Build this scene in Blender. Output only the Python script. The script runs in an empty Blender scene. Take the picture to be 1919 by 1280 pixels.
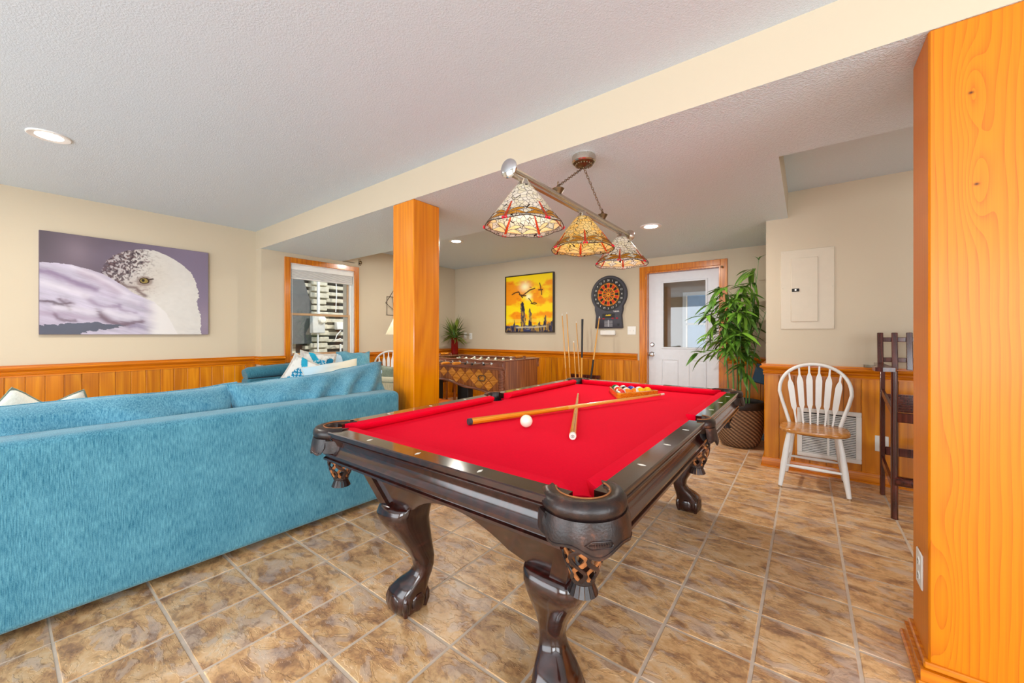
import bpy, bmesh, math, random
import numpy as np
from mathutils import Matrix, Vector, Euler

random.seed(7); NR = np.random.RandomState(11)
S = bpy.context.scene; C = S.collection
PI = math.pi
def R(a): return math.radians(a)

# ------------------------------------------------------------------ camera
H = 1.19
LOW, HI = 2.222, 2.447
cd = bpy.data.cameras.new('camera'); cam = bpy.data.objects.new('camera', cd); C.objects.link(cam)
cam.location = (0, 0, H); cam.rotation_euler = (R(90), 0, R(37.06))
cd.sensor_fit = 'HORIZONTAL'; cd.sensor_width = 36.0; cd.lens = 36.0*729.0/1919.0
cd.shift_y = -13.0/1919.0; cd.clip_start = 0.02; cd.clip_end = 200
S.camera = cam
# ------------------------------------------------------------------ view, sky, sun, daylight
vs = S.view_settings
vs.view_transform = 'Standard'; vs.look = 'None'; vs.gamma = 1.0; vs.use_curve_mapping = False
vs.exposure = 0.27
W = bpy.data.worlds.new('sky'); S.world = W; W.use_nodes = True
_bg = W.node_tree.nodes['Background']
_bg.inputs[0].default_value = (0.80, 0.90, 1.0, 1); _bg.inputs[1].default_value = 1.5
sl = bpy.data.lights.new('sun', 'SUN'); sl.energy = 2.6; sl.angle = R(1.0); sl.color = (1, .95, .86)
so = bpy.data.objects.new('sun', sl); C.objects.link(so)
so.rotation_euler = Vector((-0.62, -0.25, -0.74)).to_track_quat('-Z', 'Y').to_euler()
def area(name, loc, rot, sx, sy, power, col):
    l = bpy.data.lights.new(name, 'AREA'); l.shape = 'RECTANGLE'; l.size = sx; l.size_y = sy
    l.energy = power; l.color = col
    o = bpy.data.objects.new(name, l); C.objects.link(o); o.location = loc; o.rotation_euler = rot
    return o
# area lamps added as daylight at assumed, unseen openings in rear and right walls
area('added_daylight_rear_left', (-2.6, -2.93, 1.12), (R(96), 0, 0), 3.6, 2.0, 74, (.93, .97, 1.0))
area('added_daylight_rear_right', (1.2, -2.93, 1.35), (R(96), 0, 0), 2.6, 1.4, 98, (.93, .97, 1.0))
area('added_daylight_side', (3.13, -0.4, 1.3), (R(96), 0, R(90)), 3.0, 1.6, 66, (.93, .97, 1.0))

# ------------------------------------------------------------------ mesh builder
class MB:
    def __init__(s): s.v = []; s.f = []; s.m = []; s.mi = 0; s.M = None
    def add(s, V, F):
        b = len(s.v)
        if s.M is not None: V = [tuple(s.M @ Vector(p)) for p in V]
        s.v += [tuple(p) for p in V]; s.f += [tuple(i+b for i in f) for f in F]; s.m += [s.mi]*len(F)
        return s
    def box(s, x0, x1, y0, y1, z0, z1, b=0):
        if x0 > x1: x0, x1 = x1, x0
        if y0 > y1: y0, y1 = y1, y0
        if z0 > z1: z0, z1 = z1, z0
        if b <= 0:
            V = [(x0,y0,z0),(x1,y0,z0),(x1,y1,z0),(x0,y1,z0),(x0,y0,z1),(x1,y0,z1),(x1,y1,z1),(x0,y1,z1)]
            return s.add(V, [(0,3,2,1),(4,5,6,7),(0,1,5,4),(1,2,6,5),(2,3,7,6),(3,0,4,7)])
        b = min(b, .49*(x1-x0), .49*(y1-y0), .49*(z1-z0))
        V = []; idx = {}
        for ix, (X, sx) in enumerate(((x0, 1), (x1, -1))):
            for iy, (Y, sy) in enumerate(((y0, 1), (y1, -1))):
                for iz, (Z, sz) in enumerate(((z0, 1), (z1, -1))):
                    for ax in range(3):
                        p = [X+sx*b, Y+sy*b, Z+sz*b]
                        p[ax] = (X, Y, Z)[ax]
                        idx[(ix, iy, iz, ax)] = len(V); V.append(tuple(p))
        F = []
        for a in range(2):
            F.append([idx[(a,0,0,0)], idx[(a,1,0,0)], idx[(a,1,1,0)], idx[(a,0,1,0)]])
            F.append([idx[(0,a,0,1)], idx[(1,a,0,1)], idx[(1,a,1,1)], idx[(0,a,1,1)]])
            F.append([idx[(0,0,a,2)], idx[(1,0,a,2)], idx[(1,1,a,2)], idx[(0,1,a,2)]])
            for c in range(2):
                F.append([idx[(a,c,0,0)], idx[(a,c,1,0)], idx[(a,c,1,1)], idx[(a,c,0,1)]])
                F.append([idx[(a,0,c,0)], idx[(a,1,c,0)], idx[(a,1,c,2)], idx[(a,0,c,2)]])
                F.append([idx[(0,a,c,1)], idx[(1,a,c,1)], idx[(1,a,c,2)], idx[(0,a,c,2)]])
                for e in range(2): F.append([idx[(a,c,e,0)], idx[(a,c,e,1)], idx[(a,c,e,2)]])
        return s.add(V, F)
    def loft(s, rings, cap=True, closed=False):
        n = len(rings[0]); V = [p for r in rings for p in r]; F = []
        m = len(rings)
        for i in range(m if closed else m-1):
            a = i*n; b = ((i+1) % m)*n
            for j in range(n): k = (j+1) % n; F.append((a+j, a+k, b+k, b+j))
        if cap and not closed: F.append(tuple(range(n-1, -1, -1))); F.append(tuple(range((m-1)*n, m*n)))
        return s.add(V, F)
    def strip(s, rows, close=False):
        n = len(rows[0]); V = [p for r in rows for p in r]; F = []
        for i in range(len(rows)-1):
            for j in range(n if close else n-1):
                k = (j+1) % n; F.append((i*n+j, i*n+k, (i+1)*n+k, (i+1)*n+j))
        return s.add(V, F)
    def cyl(s, p0, p1, r0, r1=None, n=12, cap=True):
        return s.tube([p0, p1], [r0, r0 if r1 is None else r1], n, cap)
    def tube(s, P, r, n=8, cap=True, sx=1.0, up=None, closed=False):
        P = [Vector(p) for p in P]; k = len(P)
        if not hasattr(r, '__len__'): r = [r]*k
        T = []
        for i in range(k):
            if closed: t = P[(i+1) % k]-P[i-1]
            else: t = P[min(i+1, k-1)]-P[max(i-1, 0)]
            T.append(t.normalized() if t.length > 1e-9 else Vector((0, 0, 1)))
        u = Vector(up) if up else (Vector((0, 0, 1)) if abs(T[0].z) < .9 else Vector((1, 0, 0)))
        u = (u-T[0]*u.dot(T[0])).normalized(); rings = []
        for i in range(k):
            u = u-T[i]*u.dot(T[i])
            u = u.normalized() if u.length > 1e-6 else T[i].orthogonal().normalized()
            w = T[i].cross(u)
            rings.append([tuple(P[i]+(u*math.cos(2*PI*j/n)+w*math.sin(2*PI*j/n)*sx)*r[i]) for j in range(n)])
        return s.loft(rings, cap, closed)
    def lathe(s, prof, n=24, c=(0, 0, 0), cap=True):
        rings = [[(c[0]+r*math.cos(2*PI*j/n), c[1]+r*math.sin(2*PI*j/n), c[2]+z) for j in range(n)] for r, z in prof]
        return s.loft(rings, cap)
    def prism(s, poly, a, b, ax='z'):
        n = len(poly)
        def P(p, t):
            return (p[0], p[1], t) if ax == 'z' else ((p[0], t, p[1]) if ax == 'y' else (t, p[0], p[1]))
        V = [P(p, a) for p in poly]+[P(p, b) for p in poly]
        F = [tuple(range(n-1, -1, -1)), tuple(range(n, 2*n))]+[(i, (i+1) % n, n+(i+1) % n, n+i) for i in range(n)]
        return s.add(V, F)
    def ball(s, c, r, nu=16, nv=10, sc=(1, 1, 1)):
        rings = []
        for i in range(1, nv):
            a = PI*i/nv
            rings.append([(c[0]+r*sc[0]*math.sin(a)*math.cos(2*PI*j/nu), c[1]+r*sc[1]*math.sin(a)*math.sin(2*PI*j/nu), c[2]-r*sc[2]*math.cos(a)) for j in range(nu)])
        b = len(s.v); s.loft(rings, False)
        V = [(c[0], c[1], c[2]-r*sc[2]), (c[0], c[1], c[2]+r*sc[2])]
        q = len(s.v); s.add(V, [])
        L = (nv-2)*nu
        for j in range(nu):
            k = (j+1) % nu
            s.f.append((q, b+k, b+j)); s.m.append(s.mi); s.f.append((q+1, b+L+j, b+L+k)); s.m.append(s.mi)
        return s
    def mesh(s, name, mats=None, smooth=True, ang=38, fix=True):
        me = bpy.data.meshes.new(name); me.from_pydata(s.v, [], s.f)
        for m in (mats if isinstance(mats, (list, tuple)) else [mats]):
            if m: me.materials.append(m)
        if any(s.m): me.polygons.foreach_set('material_index', s.m)
        if fix:
            bm = bmesh.new(); bm.from_mesh(me); bmesh.ops.recalc_face_normals(bm, faces=bm.faces); bm.to_mesh(me); bm.free()
        if smooth:
            me.polygons.foreach_set('use_smooth', [True]*len(me.polygons)); me.set_sharp_from_angle(angle=R(ang))
        me.update(); return me
    def build(s, name, mats, parent=None, smooth=True, ang=38, fix=True):
        return link(name, s.mesh(name, mats, smooth, ang, fix), parent)
def link(name, me, parent=None, M=None):
    o = bpy.data.objects.new(name, me); C.objects.link(o)
    if parent: o.parent = parent
    if M is not None: o.matrix_local = M
    return o
def tag(o, label=None, cat=None, group=None, kind=None):
    if label: o['label'] = label
    if cat: o['category'] = cat
    if group: o['group'] = group
    if kind: o['kind'] = kind
    return o
def thing(name, label, cat, loc=(0, 0, 0), rz=0, group=None):
    o = bpy.data.objects.new(name, None); C.objects.link(o); o.empty_display_size = .05
    o.location = loc; o.rotation_euler = (0, 0, rz)
    return tag(o, label, cat, group)
def struct(o): return tag(o, kind='structure')
def copy_tree(o, parent=None):
    c = o.copy(); C.objects.link(c)
    if parent: c.parent = parent
    for ch in list(o.children): copy_tree(ch, c)
    return c
def box(name, mt, x0, x1, y0, y1, z0, z1, b=0, parent=None):
    return MB().box(x0, x1, y0, y1, z0, z1, b).build(name, mt, parent)
def T(x, y, z): return Matrix.Translation((x, y, z))
def RZ(a): return Matrix.Rotation(a, 4, 'Z')
def RX(a): return Matrix.Rotation(a, 4, 'X')
def RY(a): return Matrix.Rotation(a, 4, 'Y')
def text_into(mb, s, size, M, depth=.0005, align='CENTER'):
    cu = bpy.data.curves.new('txt', 'FONT'); cu.body = s; cu.size = size; cu.align_x = align; cu.align_y = 'CENTER'; cu.extrude = depth
    cu.resolution_u = 2
    o = bpy.data.objects.new('txt', cu); C.objects.link(o); bpy.context.view_layer.update()
    me = o.evaluated_get(bpy.context.evaluated_depsgraph_get()).to_mesh()
    V = [tuple(M @ v.co) for v in me.vertices]; F = [tuple(p.vertices) for p in me.polygons]
    old = mb.M; mb.M = None; mb.add(V, F); mb.M = old
    bpy.data.objects.remove(o); bpy.data.curves.remove(cu)

# ------------------------------------------------------------------ materials
def lin(c): return c/12.92 if c <= .04045 else ((c+.055)/1.055)**2.4
def col(r, g, b): return (lin(r/255), lin(g/255), lin(b/255), 1)
class N:
    def __init__(s, name):
        s.mat = bpy.data.materials.new(name); s.mat.use_nodes = True; s.t = s.mat.node_tree
        s.b = s.t.nodes['Principled BSDF']; s.out = s.t.nodes['Material Output']
    def n(s, ty, **kw):
        x = s.t.nodes.new(ty)
        for k, v in kw.items(): setattr(x, k, v)
        return x
    def l(s, a, b): s.t.links.new(a, b); return s
    def coord(s, scale=(1, 1, 1), kind='Object', rnd=False, rot=(0, 0, 0)):
        tc = s.n('ShaderNodeTexCoord'); mp = s.n('ShaderNodeMapping')
        mp.inputs['Scale'].default_value = scale; mp.inputs['Rotation'].default_value = rot
        if rnd:
            oi = s.n('ShaderNodeObjectInfo'); ad = s.n('ShaderNodeVectorMath', operation='ADD'); cb = s.n('ShaderNodeCombineXYZ')
            mu = s.n('ShaderNodeMath', operation='MULTIPLY'); mu.inputs[1].default_value = 37.0
            s.l(oi.outputs['Random'], mu.inputs[0])
            for k in range(3): s.l(mu.outputs[0], cb.inputs[k])
            s.l(tc.outputs[kind], ad.inputs[0]); s.l(cb.outputs[0], ad.inputs[1]); s.l(ad.outputs[0], mp.inputs[0])
        else: s.l(tc.outputs[kind], mp.inputs[0])
        return mp.outputs[0]
    def noise(s, v, scale, detail=3, rough=.5, dist=0):
        x = s.n('ShaderNodeTexNoise'); x.inputs['Scale'].default_value = scale; x.inputs['Detail'].default_value = detail
        x.inputs['Roughness'].default_value = rough; x.inputs['Distortion'].default_value = dist
        if v is not None: s.l(v, x.inputs['Vector'])
        return x.outputs['Fac']
    def ramp(s, f, stops):
        x = s.n('ShaderNodeValToRGB'); e = x.color_ramp.elements
        while len(e) < len(stops): e.new(.5)
        for k, (p, c) in enumerate(stops): e[k].position = p; e[k].color = c if len(c) == 4 else (*c, 1)
        s.l(f, x.inputs[0]); return x.outputs[0]
    def mix(s, f, a, b, bl='MIX'):
        x = s.n('ShaderNodeMix', data_type='RGBA', blend_type=bl)
        if hasattr(f, 'links'): s.l(f, x.inputs[0])
        else: x.inputs[0].default_value = f
        for q, i in ((a, 6), (b, 7)):
            if hasattr(q, 'links'): s.l(q, x.inputs[i])
            else: x.inputs[i].default_value = q
        return x.outputs[2]
    def math(s, op, a, b=0.0):
        x = s.n('ShaderNodeMath', operation=op)
        for q, i in ((a, 0), (b, 1)):
            if hasattr(q, 'links'): s.l(q, x.inputs[i])
            else: x.inputs[i].default_value = q
        return x.outputs[0]
    def bump(s, f, st=.3, d=.01):
        x = s.n('ShaderNodeBump'); x.inputs['Strength'].default_value = st; x.inputs['Distance'].default_value = d
        s.l(f, x.inputs['Height']); s.l(x.outputs[0], s.b.inputs['Normal']); return s
    def set(s, c=None, rough=None, metal=None, spec=None, **kw):
        if c is not None:
            if hasattr(c, 'links'): s.l(c, s.b.inputs['Base Color'])
            else: s.b.inputs['Base Color'].default_value = c
        if rough is not None:
            if hasattr(rough, 'links'): s.l(rough, s.b.inputs['Roughness'])
            else: s.b.inputs['Roughness'].default_value = rough
        if metal is not None: s.b.inputs['Metallic'].default_value = metal
        if spec is not None: s.b.inputs['Specular IOR Level'].default_value = spec
        for k, v in kw.items(): s.b.inputs[k.replace('_', ' ')].default_value = v
        return s
def plain(name, c, rough=.5, metal=0, spec=.5, var=.06, nscale=18, bump=0):
    m = N(name); v = m.coord(); f = m.noise(v, nscale, 3)
    d = tuple(x*(1-var) for x in c[:3])+(1,); e = tuple(min(1, x*(1+var)) for x in c[:3])+(1,)
    m.set(m.ramp(f, [(.3, d), (.7, e)]), rough, metal, spec)
    if bump: m.bump(f, bump, .004)
    return m.mat
def wood(name, stops, axis='z', rough=.28, ring=5.0, stretch=.05, rnd=False, coat=.25, tone=0, bands=5.5, knots=0):
    m = N(name)
    sc = {'x': (stretch, 1, 1), 'y': (1, stretch, 1), 'z': (1, 1, stretch)}[axis]
    v = m.coord(sc, rnd=rnd)
    base = m.noise(v, ring, 2, .5, .25)
    saw = m.math('FRACT', m.math('MULTIPLY', base, bands*2.2))
    tri = m.math('ABSOLUTE', m.math('SUBTRACT', m.math('MULTIPLY', saw, 2.0), 1.0))
    fine = m.noise(m.coord({'x': (.5, 40, 40), 'y': (40, .5, 40), 'z': (40, 40, .5)}[axis], rnd=rnd), 4, 3, .6)
    f = m.math('ADD', m.math('MULTIPLY', m.math('POWER', tri, 1.3), .40), m.math('MULTIPLY', fine, .60))
    c = m.ramp(f, stops)
    if rnd and tone:
        oi = m.n('ShaderNodeObjectInfo')
        k = m.math('MULTIPLY', m.math('SUBTRACT', oi.outputs['Random'], .5), 2*tone)
        hs = m.n('ShaderNodeHueSaturation'); m.l(m.math('ADD', k, 1.0), hs.inputs['Value']); m.l(c, hs.inputs['Color']); c = hs.outputs[0]
    if knots:
        kz = {'x': (.25, 1, 1), 'y': (1, .25, 1), 'z': (1, 1, .3)}[axis]
        vo = m.n('ShaderNodeTexVoronoi'); vo.inputs['Scale'].default_value = knots; m.l(m.coord(kz, rnd=rnd), vo.inputs['Vector'])
        kf = m.ramp(vo.outputs['Distance'], [(.02, (1, 1, 1, 1)), (.075, (0, 0, 0, 1))])
        c = m.mix(kf, c, col(92, 40, 8))
    m.set(c, rough); m.b.inputs['Coat Weight'].default_value = coat; m.b.inputs['Coat Roughness'].default_value = .12
    m.bump(f, .05, .002); return m.mat
def fabric(name, c0, c1, scale=210, axis='z', mott=9, st=.5):
    m = N(name); v = m.coord()
    wv = m.n('ShaderNodeTexWave', wave_type='BANDS', bands_direction='DIAGONAL')
    wv.inputs['Scale'].default_value = scale/6.28; wv.inputs['Distortion'].default_value = 1.6; wv.inputs['Detail'].default_value = 2
    wv.inputs['Detail Scale'].default_value = 3.0
    m.l(m.coord((.0 if axis == 'x' else 1, 1, .0 if axis == 'z' else 1)), wv.inputs['Vector'])
    rib = m.noise(m.coord((1, 1, .10)), scale*.78, 2, .5)
    big = m.noise(v, mott, 3, .6); fine = m.noise(v, 260, 2)
    f = m.math('ADD', m.math('MULTIPLY', big, .24), m.math('ADD', m.math('MULTIPLY', rib, .52), m.math('MULTIPLY', fine, .24)))
    m.set(m.ramp(f, [(.33, c0), (.67, c1)]), .95, 0, .15); m.b.inputs['Sheen Weight'].default_value = .25
    m.bump(m.math('ADD', rib, m.math('MULTIPLY', fine, .5)), st, .004); return m.mat
def vcol(name, rough=.6, spec=.3):
    m = N(name); a = m.n('ShaderNodeVertexColor', layer_name='Col'); m.set(a.outputs[0], rough, 0, spec); return m.mat
def metal(name, c, rough=.25, aniso=0): return plain(name, c, rough, 1.0, .5, .04, 40)
def glassy(name, tint=(1, 1, 1, 1), mixw=.12, rough=.02):
    m = N(name); tr = m.n('ShaderNodeBsdfTransparent'); gl = m.n('ShaderNodeBsdfGlossy'); mx = m.n('ShaderNodeMixShader')
    tr.inputs[0].default_value = tint; gl.inputs['Roughness'].default_value = rough; mx.inputs[0].default_value = mixw
    fr = m.n('ShaderNodeFresnel'); fr.inputs['IOR'].default_value = 1.45
    m.l(m.math('ADD', m.math('MULTIPLY', fr.outputs[0], .9), mixw*.3), mx.inputs[0])
    m.l(tr.outputs[0], mx.inputs[1]); m.l(gl.outputs[0], mx.inputs[2]); m.l(mx.outputs[0], m.out.inputs['Surface']); return m.mat
def emit(name, c, st):
    m = N(name); m.set((0, 0, 0, 1), .5); m.b.inputs['Emission Color'].default_value = c; m.b.inputs['Emission Strength'].default_value = st; return m.mat

M = {}
ORW = [(.22, col(180, 94, 0)), (.45, col(204, 114, 1)), (.62, col(214, 126, 3)), (.8, col(222, 138, 8))]
M['post'] = wood('varnished_post_wood', [(.2, col(208, 112, 0)), (.42, col(222, 130, 0)), (.62, col(228, 138, 1)), (.85, col(234, 148, 4))], 'z', .22, 3.2, .07, bands=9, coat=.35)
def pillar_wood():
    m = N('knotty_pillar_wood'); tc = m.n('ShaderNodeTexCoord'); sp = m.n('ShaderNodeSeparateXYZ'); m.l(tc.outputs['Object'], sp.inputs[0])
    x, z = m.math('ADD', sp.outputs[0], m.math('MULTIPLY', sp.outputs[1], .8)), sp.outputs[2]
    nz = m.noise(m.coord((1.6, 1.6, .45)), 3.0, 2, .5)
    F = m.math('ADD', m.math('MULTIPLY', sp.outputs[0], 46.0), m.math('ADD', m.math('MULTIPLY', sp.outputs[1], 60.0), m.math('MULTIPLY', nz, 2.6)))
    kn = None
    for xk, zk, a_, b_, A in ((.428, 1.975, .030, .125, 3.4), (.440, 1.676, .032, .14, 3.6), (.372, .30, .032, .20, -3.2), (.385, .72, .03, .16, -1.6)):
        q = m.math('ADD', m.math('POWER', m.math('ABSOLUTE', m.math('DIVIDE', m.math('SUBTRACT', sp.outputs[0], xk), a_)), 2.0), m.math('POWER', m.math('ABSOLUTE', m.math('DIVIDE', m.math('SUBTRACT', z, zk), b_)), 2.0))
        F = m.math('ADD', F, m.math('MULTIPLY', m.math('POWER', 2.718, m.math('MULTIPLY', q, -1.0)), A))
        if A > 3:
            q2 = m.math('ADD', m.math('POWER', m.math('ABSOLUTE', m.math('DIVIDE', m.math('SUBTRACT', sp.outputs[0], xk), .0065)), 2.0), m.math('POWER', m.math('ABSOLUTE', m.math('DIVIDE', m.math('SUBTRACT', z, zk), .005)), 2.0))
            k_ = m.math('POWER', 2.718, m.math('MULTIPLY', q2, -1.0)); kn = k_ if kn is None else m.math('MAXIMUM', kn, k_)
    fr = m.math('FRACT', F); fine = m.noise(m.coord((60, 60, .8)), 4, 3, .6)
    t_ = m.math('ADD', m.math('MULTIPLY', m.math('POWER', fr, 2.5), -.34), m.math('MULTIPLY', fine, .55))
    c = m.ramp(m.math('ADD', t_, .35), [(.15, col(186, 92, 0)), (.40, col(212, 116, 0)), (.60, col(220, 126, 0)), (.85, col(226, 134, 1))])
    c = m.mix(kn, c, col(70, 30, 4)); m.set(c, .42, 0, .35); m.b.inputs['Coat Weight'].default_value = .07; m.b.inputs['Coat Roughness'].default_value = .18; m.bump(fine, .04, .002); return m.mat
M['pillar'] = pillar_wood()
M['trim_x'] = wood('trim_wood_along_x', ORW, 'x', .25, 9, .03, coat=.4)
M['trim_y'] = wood('trim_wood_along_y', ORW, 'y', .25, 9, .03, coat=.4)
M['trim_z'] = wood('trim_wood_upright', ORW, 'z', .25, 9, .03, coat=.4)
M['plank'] = wood('pine_plank_wood', [(.15, col(176, 96, 1)), (.4, col(200, 118, 4)), (.62, col(212, 132, 10)), (.85, col(224, 150, 24))], 'z', .3, 5, .07, rnd=True, tone=.15, coat=.25, bands=4, knots=1.5)
def wallmat(name, c, st=.12, sc=90):
    m = N(name); v = m.coord(); f = m.noise(v, sc, 3, .6); g = m.noise(v, 1.3, 2)
    m.set(m.ramp(g, [(.3, tuple(x*.985 for x in c[:3])+(1,)), (.7, c)]), .75, 0, .3); m.bump(f, st, .004); return m.mat
M['wall'] = wallmat('cream_wall_paint', col(205, 192, 169), .08)
def ceilmat(name, c, sc, st):
    m = N(name); v = m.coord(); a = m.noise(v, sc, 4, .55, .6); b = m.noise(v, sc*.45, 2, .5, 1.2)
    f = m.math('ADD', m.ramp(a, [(.42, (0, 0, 0, 1)), (.62, (1, 1, 1, 1))]), b)
    m.set(c, .5, 0, .35); m.bump(f, st, .006); return m.mat
M['ceil'] = ceilmat('textured_ceiling_paint', col(210, 225, 238), 130, .24)
M['ceil2'] = ceilmat('knockdown_soffit_paint', col(216, 234, 243), 95, .42)
def tilemat():
    m = N('slate_look_tile'); v = m.coord((1, 1, 1), rnd=True); vd = m.coord((1.0, 1.9, 1), rnd=True, rot=(0, 0, .5))
    a = m.noise(vd, 5.5, 7, .66, .5); b = m.noise(v, 16, 4, .6, .5); d = m.noise(v, 70, 4, .7)
    f = m.math('ADD', m.math('MULTIPLY', a, .62), m.math('ADD', m.math('MULTIPLY', b, .24), m.math('MULTIPLY', d, .14)))
    c = m.ramp(f, [(.38, col(150, 110, 82)), (.45, col(194, 146, 100)), (.51, col(220, 174, 122)), (.58, col(228, 190, 146)), (.66, col(218, 198, 174))])
    led = m.noise(vd, 6.2, 5, .56, .5)
    g = m.ramp(led, [(.535, (0, 0, 0, 1)), (.575, (.7, .7, .7, 1)), (.66, (1, 1, 1, 1))])
    c = m.mix(m.math('MULTIPLY', g, .55), c, col(198, 180, 170))
    e = m.ramp(m.noise(vd, 11, 8, .72, .5), [(.39, (1, 1, 1, 1)), (.47, (0, 0, 0, 1))])
    c = m.mix(m.math('MULTIPLY', e, .55), c, col(134, 98, 74))
    oi = m.n('ShaderNodeObjectInfo'); hs = m.n('ShaderNodeHueSaturation')
    m.l(m.math('ADD', m.math('MULTIPLY', oi.outputs['Random'], .2), .88), hs.inputs['Value']); m.l(c, hs.inputs['Color'])
    m.set(hs.outputs[0], m.math('ADD', m.math('MULTIPLY', d, .3), .22), 0, .5)
    g2 = m.ramp(led, [(.47, (0, 0, 0, 1)), (.482, (.35, .35, .35, 1)), (.545, (.4, .4, .4, 1)), (.557, (.8, .8, .8, 1)), (.63, (.85, .85, .85, 1)), (.64, (1, 1, 1, 1))])
    m.bump(m.math('ADD', m.math('MULTIPLY', g2, .9), m.math('MULTIPLY', b, .5)), .5, .006); return m.mat
M['tile'] = tilemat()
M['grout'] = plain('pale_grout', col(206, 186, 166), .9, var=.1)
M['white'] = plain('white_paint', col(232, 232, 230), .4, var=.02)
M['door'] = plain('white_door_paint', col(222, 226, 234), .4, var=.02)
M['plastic'] = plain('white_plastic', col(238, 238, 234), .35, var=.02)
M['black'] = plain('black_plastic', col(22, 22, 26), .4)
M['dark'] = plain('dark_slot', col(30, 28, 28), .7)
M['felt'] = plain('red_felt', col(232, 2, 44), .95, 0, .1, .03, 120)
M['lacq'] = wood('dark_lacquered_wood', [(.2, col(26, 10, 8)), (.5, col(46, 19, 15)), (.8, col(64, 28, 22))], 'y', .16, 6, .06, coat=.7)
M['lacqt'] = wood('rail_top_wood', [(.2, col(50, 34, 22)), (.5, col(66, 46, 30)), (.8, col(82, 58, 38))], 'y', .1, 6, .06, coat=.8)
def leather():
    m = N('worn_brown_leather'); v = m.coord(); f = m.noise(v, 14, 4, .65); g = m.noise(v, 160, 3)
    m.set(m.ramp(f, [(.46, col(30, 20, 20)), (.60, col(58, 36, 30)), (.74, col(128, 76, 50))]), .34, 0, .5); m.bump(g, .25, .002); return m.mat
M['leather'] = leather()
M['rawhide'] = plain('tan_rawhide', col(150, 92, 48), .55, var=.35, nscale=60)
M['pearl'] = plain('pearl_inlay', col(236, 232, 220), .2)
M['maple'] = wood('maple_cue_wood', [(.2, col(206, 140, 50)), (.5, col(226, 166, 74)), (.8, col(238, 186, 96))], 'x', .2, 10, .02, coat=.6)
M['cueamber'] = wood('amber_cue_wood', [(.2, col(196, 110, 14)), (.5, col(222, 140, 24)), (.8, col(240, 170, 50))], 'x', .15, 10, .02, coat=.7)
M['rubber'] = plain('dark_rubber', col(52, 54, 62), .6)
M['ivory'] = plain('ivory_white', col(240, 236, 224), .15, spec=.6, var=.02)
M['teal'] = fabric('teal_chenille', col(30, 100, 128), col(110, 174, 194), 330, 'z', 7, .4)
M['teal2'] = fabric('teal_cushion_chenille', col(34, 108, 140), col(126, 184, 202), 330, 'z', 5, .35)
M['tealdk'] = fabric('deep_teal_chenille', col(24, 82, 104), col(74, 134, 152), 300, 'z', 6, .5)
M['cream'] = fabric('cream_linen', col(206, 204, 190), col(236, 234, 222), 420, 'z', 6, .2)
M['beigef'] = fabric('beige_upholstery', col(150, 146, 120), col(200, 194, 166), 380, 'z', 6, .3)
M['olive'] = fabric('olive_fabric', col(84, 100, 86), col(150, 158, 138), 300, 'z', 6, .4)
M['paleblue'] = fabric('pale_blue_fabric', col(150, 190, 220), col(214, 232, 244), 380, 'z', 8, .25)
M['orangef'] = fabric('orange_fabric', col(196, 74, 16), col(228, 110, 40), 300, 'z', 6, .3)
M['nickel'] = metal('brushed_nickel', col(206, 198, 186), .26)
M['nickeld'] = metal('aged_bronze_metal', col(128, 108, 84), .32)
M['chrome'] = metal('polished_chrome', col(214, 214, 216), .12)
M['oak'] = wood('oak_seat_wood', [(.2, col(170, 106, 44)), (.5, col(198, 134, 64)), (.8, col(214, 158, 88))], 'x', .25, 7, .06, coat=.4)
M['mahog'] = wood('dark_mahogany', [(.2, col(48, 16, 12)), (.5, col(76, 28, 20)), (.8, col(104, 44, 30))], 'z', .25, 8, .05, coat=.5)
M['foos'] = wood('foosball_cabinet_wood', [(.2, col(112, 58, 26)), (.5, col(142, 80, 38)), (.8, col(166, 102, 54))], 'z', .25, 6, .06, coat=.4)
M['foosd'] = wood('foosball_trim_wood', [(.2, col(96, 52, 34)), (.5, col(128, 74, 52)), (.8, col(150, 94, 70))], 'x', .25, 6, .06, coat=.4)
M['foosl'] = wood('foosball_inlay_wood', [(.2, col(172, 104, 30)), (.5, col(204, 132, 46)), (.8, col(220, 154, 66))], 'x', .25, 8, .1, rnd=True, tone=.12, coat=.3)
M['grip'] = wood('grip_wood', [(.2, col(190, 110, 20)), (.5, col(216, 136, 34)), (.8, col(232, 160, 60))], 'y', .3, 8, .05)
M['leaf'] = None
def leafmat(name, a, b):
    m = N(name); oi = m.n('ShaderNodeObjectInfo'); f = m.noise(m.coord(), 30, 2)
    c = m.mix(oi.outputs['Random'], a, b); c = m.mix(m.math('MULTIPLY', f, .3), c, col(150, 176, 60)); m.set(c, .4, 0, .4)
    m.b.inputs['Transmission Weight'].default_value = 0.0
    m.b.inputs['Subsurface Weight'].default_value = 0.0
    return m.mat
M['leaf'] = leafmat('bamboo_leaf', col(36, 92, 26), col(112, 164, 52))
M['leaf2'] = leafmat('dark_blade_leaf', col(44, 72, 26), col(116, 132, 56))
M['stem'] = plain('green_cane', col(86, 138, 70), .4, var=.2)
M['soil'] = plain('brown_moss', col(92, 74, 48), .95, var=.4, nscale=80)
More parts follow.
